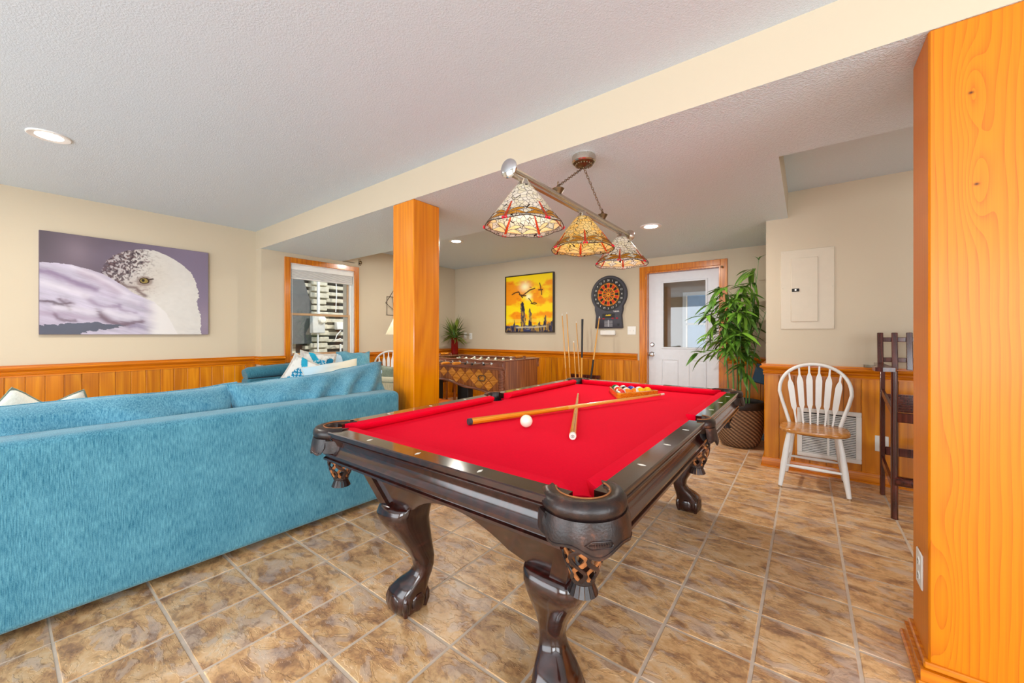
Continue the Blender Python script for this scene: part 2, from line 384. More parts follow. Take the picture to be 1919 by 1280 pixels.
def wicker():
    m = N('woven_wicker'); tc = m.n('ShaderNodeTexCoord'); sp = m.n('ShaderNodeSeparateXYZ'); m.l(tc.outputs['Object'], sp.inputs[0])
    an = m.math('ARCTAN2', sp.outputs[1], sp.outputs[0])
    u = m.math('MULTIPLY', an, 26.0); w = m.math('MULTIPLY', sp.outputs[2], 320.0)
    a = m.math('SINE', m.math('ADD', u, w)); b = m.math('SINE', m.math('MULTIPLY', w, .5)); q = m.math('MULTIPLY', a, b)
    f = m.math('ADD', m.math('MULTIPLY', q, .5), .5)
    c = m.ramp(f, [(.2, col(54, 36, 26)), (.5, col(112, 82, 58)), (.85, col(172, 138, 104))])
    m.set(c, .6, 0, .3); m.bump(f, .8, .006); return m.mat
M['wicker'] = wicker()
M['redlac'] = plain('red_lacquer', col(122, 16, 14), .15, var=.15)
M['glass'] = glassy('window_glass')
M['acryl'] = glassy('clear_acrylic', (.93, .95, .95, 1), .25, .05)
M['bulb'] = emit('lit_lens', (1, .95, .88, 1), 14)

# ================================================================== STRUCTURE
XL, XW, XB, YB, YR, XA = -5.365, -5.21, -5.40, 5.33, 4.22, -.289
XC = -2.2; YREAR, XRIGHT = -3.0, 3.2
ZR = .928
# ---- floor: grout bed with single tiles
fl = struct(MB().box(-5.6, 3.4, -3.2, 5.5, -.08, -.0022).build('floor', M['grout']))
TX, TY, TX0, TY0 = .3097, .3045, -.155, 1.043
def tile_mesh():
    g = .0042; b = .004; m = MB(); x = TX/2-g; y = TY/2-g; q = .0035
    m.loft([[(-x, -y, -.006), (x, -y, -.006), (x, y, -.006), (-x, y, -.006)],
            [(-x, -y, -q), (x, -y, -q), (x, y, -q), (-x, y, -q)],
            [(-x+b, -y+b, 0), (x-b, -y+b, 0), (x-b, y-b, 0), (-x+b, y-b, 0)]])
    return m.mesh('tile', M['tile'], smooth=False)
TM = tile_mesh(); rest = MB(); _n = 0
cands = []
for i in range(-18, 13):
    for j in range(-14, 16):
        cx = TX0+(i+.5)*TX; cy = TY0+(j+.5)*TY
        if cx < -5.35 or cx > 3.15 or cy < -2.95 or cy > 5.3: continue
        if cx > XA and cy > YR+.1: continue
        vis = (-2.75 < cx < .95 and -.35 < cy < 4.75) and (cy > -.75*cx-1.35)
        if vis and _n < 298:
            o = link('tile', TM, fl); o.location = (cx, cy, random.uniform(-.0006, .0003)); _n += 1
            o.rotation_euler = (0, 0, PI*random.randint(0, 1))
        else:
            g = .0042; rest.box(cx-TX/2+g, cx+TX/2-g, cy-TY/2+g, cy+TY/2-g, -.006, -.001)
tag(rest.build('tile_field', M['tile'], fl, smooth=False), kind='stuff')
# ---- ceilings
struct(MB().box(-5.6, 3.4, -3.2, 5.5, HI, HI+.1).build('ceiling', M['ceil']))
def soffit():
    m = MB(); eps = .0
    for (x0, x1, y0, y1) in ((-5.5, 3.3, 1.906, 2.735), (-5.5, -.125, 2.735, 2.93), (XC, -.125, 2.93, 5.4), (-.3, 3.3, YR+.12, 5.4)):
        a = len(m.f); m.box(x0, x1, y0, y1, LOW, HI+.02)
        m.m[a] = 1    # the underside
    return struct(m.build('ceiling_soffit', [M['wall'], M['ceil2']], smooth=False, fix=False))
soffit()
# ---- walls
def wallbox(name, boxes): 
    m = MB()
    for b in boxes: m.box(*b)
    return struct(m.build(name, M['wall'], smooth=False))
WL = wallbox('wall_left', [(XL-.15, XL, -3.2, 1.91, 0, HI+.05)])
WY0, WY1, WZ0, WZ1 = 2.235, 3.115, .90, 2.105      # window opening
WW = wallbox('wall_window', [(XL-.15, XW, 1.91, WY0, 0, LOW+.01), (XL-.15, XW, WY1, 4.5, 0, HI+.05), (XL-.15, XW, WY0, WY1, 0, WZ0), (XL-.15, XW, WY0, WY1, WZ1, LOW+.01), (XL-.15, XW, 2.9, WY1, LOW, HI+.05), (XL-.3, XB, 4.5, 5.5, 0, HI+.05)])
DX0, DX1, DZ = -1.745, -.83, 2.04
WB = wallbox('wall_back', [(-5.6, DX0, YB, YB+.15, 0, HI+.05), (DX1, -.1, YB, YB+.15, 0, HI+.05), (DX0, DX1, YB, YB+.15, DZ, HI+.05)])
WR = wallbox('wall_right', [(XA, 3.4, YR, YR+.12, 0, HI+.05), (XA, XA+.12, YR+.1, YB+.05, 0, LOW+.05)])
# rear and side of the room, behind the camera, with assumed openings for the added daylight
wallbox('wall_rear', [(-5.6, -4.8, -3.15, YREAR, 0, HI+.05), (-1.2, -.1, -3.15, YREAR, 0, HI+.05), (2.5, 3.4, -3.15, YREAR, 0, HI+.05),
                      (-4.8, -1.2, -3.15, YREAR, 2.12, HI+.05), (-.1, 2.5, -3.15, YREAR, 2.05, HI+.05), (-.1, 2.5, -3.15, YREAR, 0, .65)])
wallbox('wall_side', [(XRIGHT, 3.4, -3.2, -1.9, 0, HI+.05), (XRIGHT, 3.4, 1.1, 4.4, 0, HI+.05), (XRIGHT, 3.4, -1.9, 1.1, 0, .5), (XRIGHT, 3.4, -1.9, 1.1, 2.1, HI+.05)])
# ---- wainscot planks: each its own piece, child of its wall
def planks(wall, axis, a0, a1, face, sgn, z0=.085, z1=.835, w=.1085, edges=None):
    es = edges
    if es is None:
        n = max(1, round((a1-a0)/w)); es = [a0+(a1-a0)*k/n for k in range(n+1)]
    cache = {}
    for k in range(len(es)-1):
        wd = round(es[k+1]-es[k], 3); b = .0035
        if wd not in cache:
            g = .0012; t = .014; h = wd/2-g
            pr = [(-h, 0), (h, 0), (h, t-b), (h-b, t), (-h+b, t), (-h, t-b)]
            cache[wd] = MB().prism(pr, z0, z1, 'z').mesh('plank', M['plank'], smooth=False)
        o = link('plank', cache[wd], wall); c = (es[k]+es[k+1])/2
        if axis == 'y': o.location = (face, c, 0); o.rotation_euler = (0, 0, -PI/2 if sgn > 0 else PI/2)
        else: o.location = (c, face, 0); o.rotation_euler = (0, 0, 0 if sgn > 0 else PI)
planks(WL, 'y', -.62, 1.90, XL, 1)
planks(WW, 'y', 1.925, 2.16, XW, 1)
planks(WW, 'y', 3.195, 4.5, XW, 1)
planks(WW, 'y', 4.5, 5.32, XB, 1)
planks(WB, 'x', -5.385, -1.83, YB, -1)
planks(WB, 'x', -.75, XA-.015, YB, -1)
planks(WR, 'x', 0, 0, YR, -1, edges=[-.300, -.189, -.081, .029, .139, .249, .358, .469, .572, .68, .79, .9])
planks(WR, 'y', YR+.003, 5.315, XA, -1)
# ---- chair rail (moulded) and baseboards
RP = [(0, .828), (.020, .828), (.020, .838), (.016, .842), (.022, .850), (.024, .858), (.018, .862), (.020, .872), (.030, .884), (.042, .890), (.046, .900), (.040, .908), (.030, .910), (.030, .918), (.034, .921), (.034, .928), (0, .928)]
BP = [(0, .0), (.024, .0), (.024, .012), (.016, .016), (.016, .07), (.010, .084), (0, .086)]
def run(name, prof, pts, mt):
    # extrude a moulding profile along a wall-base polyline (left side of travel = room), mitred
    m = MB(); P = [Vector((x, y)) for x, y in pts]; rings = []
    for i, p in enumerate(P):
        d0 = (P[i]-P[i-1]).normalized() if i > 0 else None
        d1 = (P[i+1]-P[i]).normalized() if i < len(P)-1 else None
        if d0 is None: d0 = d1
        if d1 is None: d1 = d0
        n0 = Vector((-d0.y, d0.x)); n1 = Vector((-d1.y, d1.x)); nn = (n0+n1); nn = nn/max(.3, nn.dot(n0))
        rings.append([(p.x+nn.x*o, p.y+nn.y*o, z) for o, z in prof])
    m.loft(rings); return struct(m.build(name, mt, smooth=True, ang=25))
o_ = .014
run('trim_1', RP, [(XW+0, 2.168), (XW, 1.91), (XL, 1.91), (XL, -3.0)], M['trim_y'])
run('trim_2', RP, [(XB, 5.33), (XB, 4.5), (XW, 4.5), (XW, 3.19)], M['trim_y'])
run('trim_3', RP, [(-1.85, YB), (XB, YB)], M['trim_x'])
run('trim_4', RP, [(3.2, YR), (XA, YR), (XA, YB), (-.75, YB)], M['trim_x'])
run('baseboard_left', BP, [(XW+o_, 2.3), (XW+o_, 1.91-o_), (XL+o_, 1.91-o_), (XL+o_, -3.0)], M['trim_y'])
run('baseboard_window', BP, [(XB+o_, 5.33), (XB+o_, 4.5), (XW+o_, 4.5), (XW+o_, 2.3)], M['trim_y'])
run('baseboard_back', BP, [(-1.83, YB-o_), (XB, YB-o_)], M['trim_x'])
run('baseboard_right', BP, [(3.2, YR-o_), (XA-o_, YR-o_), (XA-o_, YB-o_), (-.75, YB-o_)], M['trim_x'])
# ---- timber posts under the soffit
def post(name, x0, x1, y0, y1):
    return struct(MB().box(x0, x1, y0, y1, 0, LOW, .006).build(name, M['pillar' if 'pillar' in name else 'post']))
post('trim_post', -2.63, -2.372, 1.905, 2.165)
post('trim_pillar', .332, .86, 1.905, 2.142)
def plinth(name, x0, x1, y0, y1, zt=.082):
    m = MB(); e = .022
    m.box(x0-e, x1+e, y0-e, y1+e, 0, zt-.022); m.box(x0-e*.6, x1+e*.6, y0-e*.6, y1+e*.6, zt-.022, zt, .004)
    m.box(x0-e-.012, x1+e+.012, y0-e-.012, y1+e+.012, 0, .022, .006)
    return struct(m.build(name, M['trim_x'], smooth=False))
plinth('baseboard_pillar', .332, .86, 1.905, 2.142); plinth('baseboard_post', -2.63, -2.372, 1.905, 2.165)
# ---- window with casing, sashes, glass and raised blind
win = struct(thing('window_1', None, None)); X = XW
m = MB(); m.box(X-.01, X+.018, 2.168, 2.238, .835, 2.168, .003); box_ = m
m.box(X-.01, X+.018, 3.112, 3.182, .835, 2.168, .003); m.box(X-.01, X+.0185, 2.238, 3.112, 2.100, 2.168, .003); m.box(X-.01, X+.0185, 2.238, 3.112, .835, .905, .003)
m.build('casing', M['trim_z'], win, smooth=False)
m = MB(); m.box(X-.14, X-.002, 2.2355, 2.247, .905, 2.10); m.box(X-.14, X-.002, 3.103, 3.1145, .905, 2.10); m.box(X-.14, X-.002, 2.247, 3.103, 2.09, 2.1045)
m.build('jamb_liner', M['plastic'], win, smooth=False)
box('stool', M['trim_y'], X-.14, X-.001, 2.236, 3.114, .9005, .918, .003, win)
def sash(y0, y1, z0, z1, x, w, mt, nm):
    m = MB(); m.box(x-.014, x+.014, y0, y0+w, z0, z1, .002); m.box(x-.014, x+.014, y1-w, y1, z0, z1, .002)
    m.box(x-.0141, x+.0141, y0+w, y1-w, z0, z0+w, .002); m.box(x-.0141, x+.0141, y0+w, y1-w, z1-w, z1, .002)
    s_ = m.build(nm, mt, win, smooth=False)
    MB().box(x-.002, x+.002, y0+w-.002, y1-w+.002, z0+w-.002, z1-w+.002).build('pane', M['glass'], s_, smooth=False)
M['tanvinyl'] = plain('tan_vinyl', col(196, 158, 118), .4)
sash(2.249, 3.075, 1.44, 2.075, X-.095, .022, M['tanvinyl'], 'upper_sash')
sash(2.249, 3.075, .92, 1.47, X-.06, .03, M['tanvinyl'], 'lower_sash')
m = MB(); m.box(X-.12, X-.045, 3.075, 3.1025, .918, 2.09, .002); m.build('sash_track', M['plastic'], win, smooth=False)
bl = MB().box(X-.05, X+.004, 2.25, 3.10, 2.02, 2.088, .006).build('blind_valance', M['white'], win)
for k in range(9): MB().box(X-.052, X-.004, 2.255, 3.085, 1.925+k*.0105, 1.9325+k*.0105, .002).build('blind_slat', M['white'], bl, smooth=False)
MB().box(X-.05, X-.006, 2.255, 3.085, 1.905, 1.922, .004).build('blind_bottom_rail', M['white'], bl)
MB().tube([(X-.0, 2.262, 2.02), (X-.0, 2.262, 1.6), (X-.002, 2.264, 1.1), (X-.003, 2.262, .93)], .002, 6).build('blind_cord', M['plastic'], bl)
# ---- entry door
dr = struct(thing('door_1', None, None)); y = YB
m = MB()
m.box(-1.822, DX0, y-.018, y, 0, 2.111, .003); m.box(DX1, -.755, y-.018, y, 0, 2.111, .003); m.box(DX0, DX1, y-.0185, y, DZ, 2.111, .003)
m.build('casing', M['trim_z'], dr, smooth=False)
m = MB(); m.box(DX0-.001, DX0+.02, y, y+.145, 0, DZ); m.box(DX1-.02, DX1+.001, y, y+.145, 0, DZ); m.box(DX0+.02, DX1-.02, y, y+.145, DZ-.02, DZ+.001)
m.build('jamb', M['trim_z'], dr, smooth=False)
dx0, dx1, gy0, gy1 = -1.722, -.853, y+.075, y+.118
gx0, gx1, gz0, gz1 = -1.539, -1.000, 1.012, 1.893
m = MB(); m.box(dx0, gx0, gy0, gy1, .008, 2.017); m.box(gx1, dx1, gy0, gy1, .008, 2.017); m.box(gx0, gx1, gy0, gy1, .008, gz0); m.box(gx0, gx1, gy0, gy1, gz1, 2.017)
leaf_ = m.build('door_leaf', M['door'], dr, smooth=False)
m = MB()
for a in ((gx0-.012, gx0+.012, gz0-.012, gz1+.012), (gx1-.012, gx1+.012, gz0-.012, gz1+.012)): m.box(a[0], a[1], gy0-.008, gy0+.001, a[2], a[3], .003)
for a in ((gz0-.012, gz0+.012), (gz1-.012, gz1+.012)): m.box(gx0+.012, gx1-.012, gy0-.0082, gy0+.001, a[0], a[1], .003)
m.build('glazing_bead', M['door'], leaf_, smooth=False)
MB().box(gx0, gx1, gy0+.018, gy0+.022, gz0, gz1).build('pane', M['glass'], leaf_, smooth=False)
for (px0, px1) in ((-1.552, -1.335), (-1.215, -.998)):
    m = MB(); pz0, pz1 = .22, .862; w = .016
    m.loft([[(px0, gy0, pz0), (px1, gy0, pz0), (px1, gy0, pz1), (px0, gy0, pz1)], [(px0+w/2, gy0-.007, pz0+w/2), (px1-w/2, gy0-.007, pz0+w/2), (px1-w/2, gy0-.007, pz1-w/2), (px0+w/2, gy0-.007, pz1-w/2)],
            [(px0+w, gy0-.001, pz0+w), (px1-w, gy0-.001, pz0+w), (px1-w, gy0-.001, pz1-w), (px0+w, gy0-.001, pz1-w)],
            [(px0+3*w, gy0-.006, pz0+3*w), (px1-3*w, gy0-.006, pz0+3*w), (px1-3*w, gy0-.006, pz1-3*w), (px0+3*w, gy0-.006, pz1-3*w)]])
    m.build('door_panel', M['door'], leaf_, smooth=False)
def yl(prof, c, name, mt, par, n=20):   # lathe along -y
    mb = MB(); mb.M = T(*c) @ RX(PI/2); mb.lathe(prof, n); return mb.build(name, mt, par)
yl([(.034, 0), (.034, .006), (.024, .012), (.013, .02), (.012, .036), (.026, .044), (.031, .056), (.028, .068), (.012, .074)], (-1.676, gy0, .922), 'door_knob', M['chrome'], dr)
yl([(.031, 0), (.031, .008), (.026, .016), (.018, .02), (.017, .026)], (-1.673, gy0, 1.053), 'deadbolt', M['chrome'], dr)
yl([(.008, 0), (.008, .02), (.013, .024), (.013, .034), (.006, .038)], (-.81, y-.018, 2.01), 'door_stop_knob', M['nickeld'], dr, 12)
box('threshold', M['mahog'], DX0+.02, DX1-.02, y+.0, y+.14, .0005, .012, .003, dr)
# ---- ceiling vent in the raised ceiling by the window
v_ = thing('ceiling_vent', 'slatted air vent in raised ceiling above the window wall', 'vent', (-4.62, 3.62, HI))
m = MB(); m.box(-.14, .14, -.2, -.18, -.012, 0); m.box(-.14, .14, .18, .2, -.012, 0); m.box(-.14, -.12, -.18, .18, -.012, 0); m.box(.12, .14, -.18, .18, -.012, 0); m.build('frame', M['nickeld'], v_, smooth=False)
for k in range(7): MB().box(-.1+k*.031, -.088+k*.031, -.18, .18, -.01, -.001).build('slat', M['nickeld'], v_, smooth=False)
# ---- plates, outlets, switches
def slot_plate(name, label, loc, rz, w=.072, h=.116, kind='outlet', mt=None):
    t = thing(name, label, 'switch' if kind == 'switch' else 'outlet', loc, rz)   # local: wall plane y=0, room = -y
    MB().box(-w/2, w/2, -.006, 0, -h/2, h/2, .003).build('plate', M['plastic'], t)
    if kind == 'outlet':
        for s in (-1, 1):
            p = MB().prism([(.016*math.cos(a*PI/8), s*.026+.015*math.sin(a*PI/8)) for a in range(16)], -.008, -.005, 'y').build('socket', M['plastic'], t)
            mm = MB()
            for q in (-.006, .006): mm.box(q-.0012, q+.0012, -.0086, -.0079, s*.026-.002, s*.026+.007)
            mm.box(-.002, .002, -.0086, -.0079, s*.026-.011, s*.026-.007); mm.build('slot', M['dark'], p, smooth=False)
    else:
        for s in (-1, 1):
            mm = MB(); mm.box(s*.023-.005, s*.023+.005, -.016, -.005, -.009, .009, .002); mm.build('toggle', M['plastic'], t)
    return t
slot_plate('wall_outlet', 'white wall outlet beside red vase above foosball table', (-4.985, YB, 1.16), 0)
slot_plate('wall_outlet', 'white outlet plate partly hidden behind the red vase leaves', (-5.13, YB, 1.17), 0)
slot_plate('light_switch', 'white double light switch beside door frame', (-1.935, YB, 1.246), 0, .118, .118, 'switch')
slot_plate('wall_outlet', 'white outlet on wainscot behind the dark bar stool', (.478, YR-.014, .328), 0, .08, .125)
slot_plate('wall_outlet', 'white outlet on the side of the near orange pillar', (.332, 2.012, .345), -PI/2, .085, .125)
# ---- breaker panel
t = thing('breaker_panel', 'cream metal breaker panel with small door on the right wall', 'panel', (0, YR, 0)); M['panelp'] = plain('cream_metal_paint', col(209, 198, 178), .5, var=.015)
MB().box(-.179, .192, -.006, 0, 1.237, 1.93, .003).build('cover', M['panelp'], t)
d_ = MB().box(-.105, .083, -.012, -.006, 1.303, 1.856, .003).build('panel_door', M['panelp'], t)
MB().box(-.097, -.045, -.017, -.011, 1.565, 1.592, .002).build('latch', M['dark'], d_)
MB().box(-.078, -.064, -.022, -.016, 1.57, 1.587, .002).build('latch_tab', M['nickel'], d_)
for sx in (-.165, .178):
    for z in (1.252, 1.60, 1.915): yl([(.006, 0), (.005, .003)], (sx, -.0055, z), 'screw', M['panelp'], t, 10)
# ---- return air grille
t = thing('air_return_grille', 'white louvred air return grille low behind the white chair', 'grille', (.15, YR-.014, 0))
x0, x1, z0, z1 = -.21, .21, .142, .558
m = MB(); m.box(x0, x1, -.01, 0, z0, z0+.035, .004); m.box(x0, x1, -.01, 0, z1-.035, z1, .004); m.box(x0, x0+.035, -.0102, 0, z0+.035, z1-.035, .003); m.box(x1-.035, x1, -.0102, 0, z0+.035, z1-.035, .003); m.box(-.008, .008, -.0095, -.002, z0+.035, z1-.035)
m.build('frame', M['plastic'], t, smooth=False)
MB().box(x0+.035, x1-.035, -.0015, 0, z0+.035, z1-.035).build('backing', M['dark'], t, smooth=False)
sl_ = MB(); sl_.add([(x0+.036, -.008, 0), (x1-.036, -.008, 0), (x1-.036, -.002, .0078), (x0+.036, -.002, .0078), (x0+.036, -.0068, -.0006), (x1-.036, -.0068, -.0006)], [(0, 1, 2, 3), (4, 5, 1, 0)])
slm = sl_.mesh('louvre', M['plastic'], smooth=False, fix=False)
for k in range(24): o = link('louvre', slm, t); o.location = (0, 0, z0+.038+k*.0141)
# ---- recessed lights
def downlight(loc, label, power):
    t = thing('recessed_light', label, 'ceiling light', loc, 0, 'recessed ceiling lights')
    m = MB(); m.lathe([(.062, .0), (.062, -.004), (.092, -.008), (.098, -.004), (.098, 0)], 32, cap=False); m.build('trim_ring', M['white'], t)
    MB().lathe([(.066, -.0002), (.06, -.0045), (.03, -.0055), (.001, -.006)], 28).build('lens', M['bulb'], t)
    l = bpy.data.lights.new('lamp', 'AREA'); l.shape = 'DISK'; l.size = .11; l.energy = power; l.color = (1, .93, .82)
    o = bpy.data.objects.new('lamp', l); C.objects.link(o); o.parent = t; o.location = (0, 0, -.012)
    return t
downlight((-3.82, .20, HI), 'lit recessed light in main ceiling above blue sofa', 26)
downlight((-1.177, 3.756, LOW), 'lit recessed light in low ceiling near the white door', 20)
downlight((-3.755, 3.726, HI), 'lit recessed light in raised ceiling above foosball table', 26)

# ================================================================== POOL TABLE
PX0, PX1, PY0, PY1 = -1.672, -.358, .798, 3.135
PCX, PCY = (PX0+PX1)/2, (PY0+PY1)/2; HX, HY = (PX1-PX0)/2, (PY1-PY0)/2
pt = thing('pool_table', 'dark carved pool table with red felt and leather net pockets', 'pool table', (PCX, PCY, 0))
ZT = .80
RPF = [(-.066, .800), (-.004, .800), (0, .797), (0, .789), (-.006, .786), (-.006, .779), (-.001, .776), (-.004, .771), (-.016, .760), (-.022, .744), (-.020, .730), (-.010, .716), (-.004, .710), (-.004, .703), (-.012, .700), (-.012, .693), (-.003, .690), (-.003, .682), (-.018, .678), (-.066, .678)]
def rail(side, a0, a1):
    # side: 'N' near(-y) 'F' far(+y) 'L' 'R'; a0..a1 run coordinate (local)
    rings = []
    for a in (a0, a1):
        if side == 'N': rings.append([(a, -HY-o, z) for o, z in RPF])
        elif side == 'F': rings.append([(a, HY+o, z) for o, z in RPF])
        elif side == 'R': rings.append([(HX+o, a, z) for o, z in RPF])
        else: rings.append([(-HX-o, a, z) for o, z in RPF])
    m = MB(); m.loft(rings)
    m.m[0] = 1
    return m.build('rail', [M['lacq'], M['lacqt']], pt, smooth=True, ang=28)
CG, SG = .105, .062
rails = {}
for s in 'NF': rails[s] = [rail(s, -HX+CG, HX-CG)]
for s in 'LR': rails[s] = [rail(s, -HY+CG, -SG), rail(s, SG, HY-CG)]
def cushion(side, a0, a1, k0, k1, par):
    sec = [(.066, .800), (.108, .799), (.117, .795), (.117, .787), (.098, .766), (.066, .766)]
    rings = []
    for e, (a, k) in enumerate(((a0, k0), (a1, k1))):
        sg = 1 if e == 0 else -1; rg = []
        for o, z in sec:
            q = a+sg*(o-.066)*k
            rg.append({'N': (q, -HY+o, z), 'F': (q, HY-o, z), 'L': (-HX+o, q, z), 'R': (HX-o, q, z)}[side])
        rings.append(rg)
    MB().loft(rings).build('cushion', M['felt'], par, ang=60)
for s in 'NF': cushion(s, -HX+.118, HX-.118, .95, .95, rails[s][0])
for s in 'LR':
    cushion(s, -HY+.118, -.072, .95, .35, rails[s][0]); cushion(s, .072, HY-.118, .35, .95, rails[s][1])
# sights (pearl diamonds)
dm = MB().prism([(.013, 0), (.004, .004), (0, .0055), (-.004, .004), (-.013, 0), (-.004, -.004), (0, -.0055), (.004, -.004)], 0, .0012).mesh('sight', M['pearl'], smooth=False)
for s in 'NF':
    for k in (-1, 0, 1):
        o = link('sight', dm, rails[s][0]); o.location = (k*.272, (-HY+.034) if s == 'N' else HY-.034, ZT-.0002); o.rotation_euler[2] = PI/2
for s in 'LR':
    for h in (0, 1):
        for k in (1, 2, 3):
            o = link('sight', dm, rails[s][h]); o.location = ((HX-.034)*(1 if s == 'R' else -1), (2*h-1)*k*.268, ZT-.0002)
# bed: slate with cloth, notched at pockets
def bed_outline(ins):
    pts = []; x, y = HX-ins, HY-ins
    def arc(cx, cy, r, a0, a1, n=10): return [(cx+r*math.cos(R(a0+(a1-a0)*k/n)), cy+r*math.sin(R(a0+(a1-a0)*k/n))) for k in range(n+1)]
    c = .088; r = .052
    e = c-ins; aa = math.degrees(math.asin(min(1, max(-1, e/r))))
    pts += arc(HX-c, -HY+c, r, 270-aa-90+0 if False else 180+aa*0+ (270-180)*0 + 0, 0) if False else []
    for (sx, sy, st) in ((1, -1, 0), (1, 0, 1), (1, 1, 0), (-1, 1, 0), (-1, 0, 1), (-1, -1, 0)):
        if st:   # side pocket notch
            cx = sx*(HX-.052); rr = .058; d = abs(abs(x)-abs(cx)); th = math.degrees(math.acos(min(1, d/rr)))
            if sx > 0: pts += [(sx*x, -rr*math.sin(R(th)))]+[(cx-rr*math.cos(R(q)), rr*math.sin(R(q))) for q in np.linspace(-th if False else -(90), 90, 9)]+[(sx*x, rr*math.sin(R(th)))]
            else: pts += [(sx*x, rr*math.sin(R(th)))]+[(cx+rr*math.cos(R(q)), rr*math.sin(R(q))) for q in np.linspace(90, -90, 9)]+[(sx*x, -rr*math.sin(R(th)))]
        else:
            cx, cy = sx*(HX-c), sy*(HY-c)
            dd = math.sqrt(max(0, r*r-(c-ins)**2))
            A = (cx-sx*dd, sy*y); B = (sx*x, cy-sy*dd)
            aA = math.atan2(A[1]-cy, A[0]-cx); aB = math.atan2(B[1]-cy, B[0]-cx); inn = math.atan2(-sy, -sx)
            def unw(a): return (a-inn+PI) % (2*PI)-PI
            n = 10; arcp = [(cx+r*math.cos(inn+unw(aA)+(unw(aB)-unw(aA))*k/n), cy+r*math.sin(inn+unw(aA)+(unw(aB)-unw(aA))*k/n)) for k in range(n+1)]
            first_A = (sx*sy < 0)
            # travelling counter-clockwise: near-right corner first
            if (sx, sy) in ((1, -1), (-1, 1)): pts += arcp
            else: pts += arcp[::-1]
    return pts
MB().prism(bed_outline(.064), .735, .765).build('playing_cloth', M['felt'], pt, smooth=False)
# cabinet: tapered box with arched lower edge
def cab_face(w0, w1, arch):
    z0, z1 = .468, .682; up = .085; n = 16
    pts = [(-w1, z1), (w1, z1), (w0, z0), (arch+.06, z0)]
    for k in range(n+1):
        u = 1-2*k/n; pts.append((u*arch, z0+.02+up*(1-abs(u)**2.2)))
    pts += [(-arch-.06, z0), (-w0, z0)]
    return pts
def cab_side(axis, sgn):
    if axis == 'y': W0, W1, D0, D1, ar = HX-.215, HX-.13, HY-.215, HY-.135, .24
    else: W0, W1, D0, D1, ar = HY-.215, HY-.135, HX-.215, HX-.13, .62
    P = cab_face(W0, W1, ar); th = .03
    def mp(p, inset):
        f = (p[1]-.468)/(.682-.468); d = (D0+(D1-D0)*f-inset)*sgn
        return (p[0], d, p[1]) if axis == 'y' else (d, p[0], p[1])
    m = MB(); n = len(P); m.add([mp(p, 0) for p in P]+[mp(p, th) for p in P], [tuple(range(n)), tuple(range(2*n-1, n-1, -1))]+[(i, (i+1) % n, n+(i+1) % n, n+i) for i in range(n)])
    m.build('apron_panel', M['lacq'], pt, smooth=False)
for ax in 'yx':
    for s in (-1, 1): cab_side(ax, s)
for sx in (-1, 1):
    for sy in (-1, 1):
        b0 = (sx*(HX-.222), sy*(HY-.222)); b1 = (sx*(HX-.137), sy*(HY-.142)); q = .028
        m = MB(); rg = []
        for (cx, cy), z in ((b0, .462), (b1, .68)):
            rg.append([(cx+q*a-sx*.006, cy+q*b-sy*.006, z) for a, b in ((-1, -1), (1, -1), (1, 1), (-1, 1))])
        m.loft(rg); m.build('corner_post', M['lacq'], pt, smooth=False)
MB().box(-HX+.16, HX-.16, -HY+.165, HY-.165, .60, .735).build('frame_core', M['lacq'], pt, smooth=False)
# cabriole legs with ball-and-claw feet
def leg(sx, sy):
    cx, cy = sx*(HX-.285), sy*(HY-.295)
    sec = [(.470, .086, .000, .3), (.455, .096, .010, .35), (.425, .098, .016, .4), (.39, .092, .014, .5), (.34, .078, .0, .6), (.28, .060, -.018, .7), (.22, .046, -.034, .8), (.18, .041, -.036, .8), (.15, .046, -.028, .75), (.12, .060, -.010, .5), (.09, .071, .004, .35), (.05, .073, .008, .3), (.015, .069, .008, .35), (0, .060, .008, .45)]
    rings = []
    for z, h, off, rd in sec:
        ox, oy = cx+sx*off*1.15, cy+sy*off*1.15; rg = []
        for k in range(24):
            a = 2*PI*k/24; ca, sa = math.cos(a), math.sin(a); e = .35+.5*rd
            rg.append((ox+h*math.copysign(abs(ca)**e, ca), oy+h*math.copysign(abs(sa)**e, sa), z))
        rings.append(rg)
    L = MB().loft(rings).build('leg', M['lacq'], pt, ang=60)
    fx, fy = cx+sx*.006, cy+sy*.006
    for (dx, dy) in ((1, 0), (-1, 0), (0, 1), (0, -1)):
        m = MB(); m.ball((fx+dx*.071, fy+dy*.071, .046), .038, 16, 10, (.24 if dx else .86, .24 if dy else .86, 1.0)); m.build('claw_ball', M['lacq'], L)
    for (dx, dy) in ((1, 1), (-1, 1), (1, -1), (-1, -1)):
        m = MB(); m.tube([(fx+dx*.044, fy+dy*.044, .098), (fx+dx*.053, fy+dy*.053, .08), (fx+dx*.057, fy+dy*.057, .06), (fx+dx*.057, fy+dy*.057, .035), (fx+dx*.050, fy+dy*.050, .002)], [.004, .010, .013, .013, .011], 12); m.build('claw', M['lacq'], L)
for sx in (-1, 1):
    for sy in (-1, 1): leg(sx, sy)
